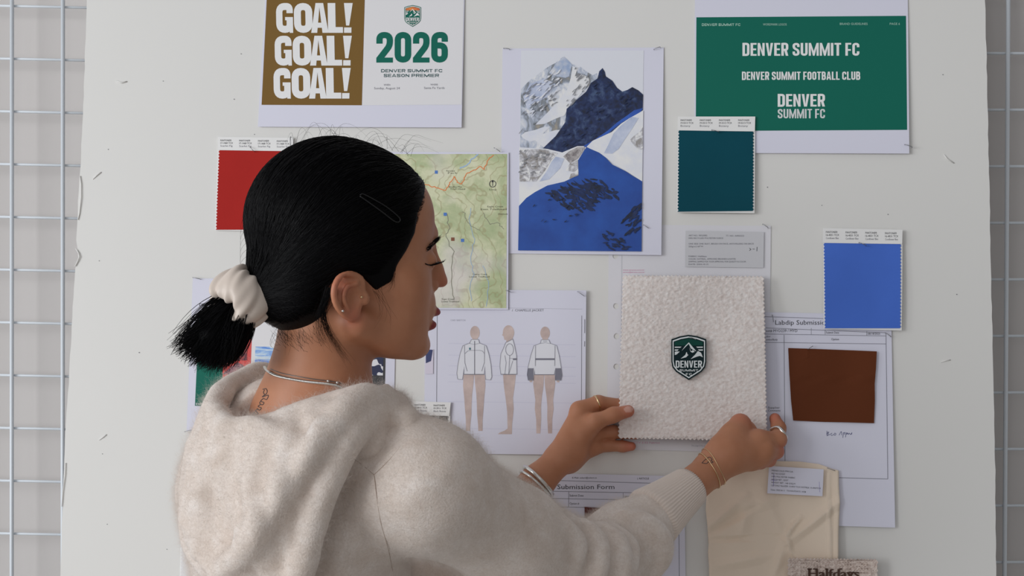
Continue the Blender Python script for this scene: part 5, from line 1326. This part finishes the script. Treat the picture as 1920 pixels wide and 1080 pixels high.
# soft mohair halo: short fibres standing on the knit
A_ = Vs[Qs[:, 0]]; tri_n = np.cross(Vs[Qs[:, 2]] - A_, Vs[Qs[:, 3]] - Vs[Qs[:, 1]]); area = np.linalg.norm(tri_n, axis=1); nrm = tri_n / (area[:, None] + 1e-12)
ctr = Vs[Qs].mean(1); view = unit(CAM - ctr); facing = (nrm * view).sum(1)
wgt = area * ((facing > -.35) & (ctr[:, 2] > 1.08)) ; wgt /= wgt.sum()
NF = 160000
sel = rs.choice(len(Qs), NF, p=wgt); u, v = rs.rand(NF, 1), rs.rand(NF, 1); q4 = Vs[Qs[sel]]
root = (q4[:, 0] * (1 - u) + q4[:, 1] * u) * (1 - v) + (q4[:, 3] * (1 - u) + q4[:, 2] * u) * v
n_ = nrm[sel]; tg = unit(np.cross(n_, rs.normal(size=(NF, 3)))); L = rs.gamma(3.0, .0019, NF)[:, None]; L = np.minimum(L, .014)
sleeve = np.clip((root[:, :1] - .08) / .1, 0, 1); L = L * (1 - .5 * sleeve)
curl = np.cross(n_, tg) * rs.normal(size=(NF, 1)) * .5
paths = np.stack([root - n_ * .0005, root + (n_ * .55 + tg * .5) * L * .5, root + (n_ * .8 + tg * .9 + curl) * L], 1)
V, Fq = ribbons(paths, rs.uniform(.00004, .00007, NF))
fuzz_mat = principled('mohair_fibre', (.84, .76, .70), .8)
new_mesh('fuzz', V, Fq, fuzz_mat, sweater, PO, smooth=True, kind='stuff')

# ------------------------------------------------------------------ things she wears
silver = principled('silver', (.78, .77, .74), .22, Metallic=1.0)
gold = principled('gold', (.83, .62, .36), .25, Metallic=1.0)
satin = principled('ivory_satin', C(194, 181, 170), .42, Sheen_Weight=.2); _n = NT(satin); _n.bump(_n.noise(_n.coords(), 120, 3), .15, .001)
# scrunchie: a gathered satin ring round the base of the ponytail
so = P(453, 556, pdep - .005); sax = unit(P(395, 605, pdep - .02) - P(462, 548, pdep)); e1 = unit(np.cross(sax, [0, 1, 0])); e2 = np.cross(sax, e1)
n1, n2 = 160, 64; V = []
rph = rs.rand(12) * 6.28
for i in range(n1):
    a = 2 * math.pi * i / n1
    c0 = so + (e1 * math.cos(a) * 1.15 + e2 * math.sin(a)) * .0175
    er = unit(e1 * math.cos(a) + e2 * math.sin(a))
    big = 1 + .16 * math.sin(a * 2 + .6) + .07 * math.sin(a * 3 + 1)
    for j_ in range(n2):
        b = 2 * math.pi * j_ / n2
        fold = 1 + .07 * math.sin(a * 6 + 2.6 * math.sin(b) + 1) - .17 * abs(math.sin(a * 4 + b * 1.0 + .8 * math.sin(a * 2))) ** 8 + .05 * math.sin(b * 3 + a * 4) + .035 * math.sin(a * 13 + b * 2)
        V.append(c0 + (er * math.cos(b) * .0115 + sax * math.sin(b) * .0225) * big * fold)
Fs = [(i * n2 + j_, i * n2 + (j_ + 1) % n2, ((i + 1) % n1) * n2 + (j_ + 1) % n2, ((i + 1) % n1) * n2 + j_) for i in range(n1) for j_ in range(n2)]
tag(new_mesh('scrunchie', V, Fs, satin, None, so, smooth=True), 'ivory satin scrunchie around the base of the black ponytail', 'scrunchie')
# necklaces
nk = on_skin(body, [(507, 698), (514, 702), (530, 707), (550, 711), (570, 714.5), (590, 717), (610, 719), (628, 722), (640, 727)], .0012)
pre = [P(499, 693, nk[0][1] + .03), P(496, 688, nk[0][1] + .055)]
line = spline(pre[::-1] + list(nk), 260); tdir = unit(np.gradient(line, axis=0)); aa = unit(np.cross(tdir, [0, 1.0, .2])); bb = np.cross(tdir, aa); parts = []
for ph in (0, 2 * math.pi / 3, 4 * math.pi / 3):
    w = np.arange(260) * .55 + ph; parts.append(sweep(line + (np.cos(w)[:, None] * aa + np.sin(w)[:, None] * bb) * .0008, .00085, 5))
V, Fq = merge(parts); tag(new_mesh('necklace', V, Fq, silver, None, line[0], smooth=True), 'thick silver rope necklace across the bare nape', 'necklace')
nk2 = on_skin(body, [(508, 692), (530, 700), (560, 706), (590, 711), (615, 714), (632, 717), (640, 720)], .0006)
parts = [sweep(spline(nk2, 60), .00045, 6)] + [sweep(nk2[i] + np.array([[0, -.001, -.0012], [0, -.001, .0012]]), .0014, 8) for i in (4, 5)]
V, Fq = merge(parts[:1]); nr = tag(new_mesh('necklace', V, Fq, principled('dark_chain', (.25, .24, .23), .4, Metallic=1.0), None, nk2[0], smooth=True), 'thin dark chain necklace just above the silver rope one', 'necklace')
for q in parts[1:]: new_mesh('bead', q[0], q[1], silver, nr, nk2[0], smooth=True)
# rings and bangles: loops round a limb
def loop(name, label, cat, c, axis, r, w, mat, squash=1.0, tiltv=None, n=56, wave=0.0, group=None, fit=True, lift=.0003, lim=1.14):
    axis = unit(np.asarray(axis, float) + (0 if tiltv is None else np.asarray(tiltv, float)))
    a = unit(np.cross(axis, [0, 1.0, 0.1])); b = np.cross(axis, a); th = np.linspace(0, 2 * math.pi, n, endpoint=False)
    dr = np.cos(th)[:, None] * a + np.sin(th)[:, None] * b; rad = np.full(n, r * .5)
    if not fit: rad[:] = r - lift - (w if np.isscalar(w) else max(w)) * .75
    for _ in range(40 if fit else 0): rad = np.clip(rad - evalf(body, c + dr * rad[:, None], 1 << 20) * .8, r * .6, r * lim)   # settle on the skin all the way round
    rad = (np.roll(rad, 1) + rad + np.roll(rad, -1)) / 3
    rad = np.maximum(rad, (rad + np.roll(rad, 2) + np.roll(rad, -2)) / 3)
    p = c + dr * (rad + lift + (w if np.isscalar(w) else max(w)) * .75)[:, None] + axis * (wave * np.sin(th * 3))[:, None]
    ww = w if np.isscalar(w) else np.interp(th, np.linspace(0, 2 * math.pi, len(w)), w)
    V, F_ = sweep(p, ww, 8, closed=True); o = new_mesh(name, V, F_, mat, None, c, smooth=True)
    return tag(o, label, cat, group)
axL = unit(Bp(1048, 863, .052) - WL); axR = unit(Bp(1366, 852, .078) - WR)
loop('bangle', 'wide polished silver bangle on the left wrist, nearer the hand', 'bangle', WL + axL * .001, axL, 35 * HD, .0026, silver, 1.0, (.10, 0, .12))
loop('bangle', 'slim silver bangle on the left wrist, nearer the sweater', 'bangle', WL - axL * .005, axL, 35.5 * HD, .0018, silver, 1.0, (.04, 0, .16))
loop('bracelet', 'smooth gold wire bracelet beside the wing tattoo on the right wrist', 'bracelet', WR - axR * .004, axR, 34.5 * HD, .00065, gold, 1.0, (.25, 0, -.10))
loop('bracelet', 'fine gold chain bracelet on the right wrist nearest the hand', 'bracelet', WR + axR * .004, axR, 36 * HD, .0005, gold, 1.0, (.30, 0, -.05), wave=.0008)
loop('ring', 'plain gold ring on the index finger of the left hand', 'ring', Bp(1119.5, 756, .0265), Bp(1122, 755, .026) - Bp(1086, 768, .033), 14.4 * HD, .0012, gold, 1.0, None, fit=False)
rg = loop('ring', 'chunky knotted silver ring on the index finger of the right hand', 'ring', Bp(1458.5, 816, .040), np.array([.62, .62, .42]), 16.2 * HD, [.0016, .0028, .0034, .0026, .0016, .0024, .0016], silver, 1.0, None, wave=.0012, fit=False)
# ear studs and the hair clip
for (x, y, lab, m_) in ((643, 583, 'tiny pearl stud at the ear lobe', silver), (678, 557, 'tiny gold stud at the front of the ear', gold)):
    p = hit(ear, x, y)
    if p is None: continue
    bm = bmesh.new(); bmesh.ops.create_icosphere(bm, subdivisions=2, radius=.0014)
    tag(new_mesh('ear_stud', [np.array(v.co) + p + [0, -.0008, 0] for v in bm.verts], [[v.index for v in f.verts] for f in bm.faces], m_, None, p, smooth=True), lab, 'earring'); bm.free()
cp = []
for x, y in spline([(674, 367), (680, 365), (700, 375), (725, 390), (748, 410), (740, 416), (715, 398), (690, 380), (674, 369)], 60):
    p = hit(mass, x, y)
    if p is not None: cp.append(p + grad(mass, p) * .0018)
V, Fq = sweep(np.array(cp), .0007, 6)
tag(new_mesh('hair_clip', V, Fq, principled('dark_clip', (.03, .03, .032), .25, Metallic=.6), None, cp[0], smooth=True), 'slim dark snap clip in the black hair above the temple', 'hair clip')
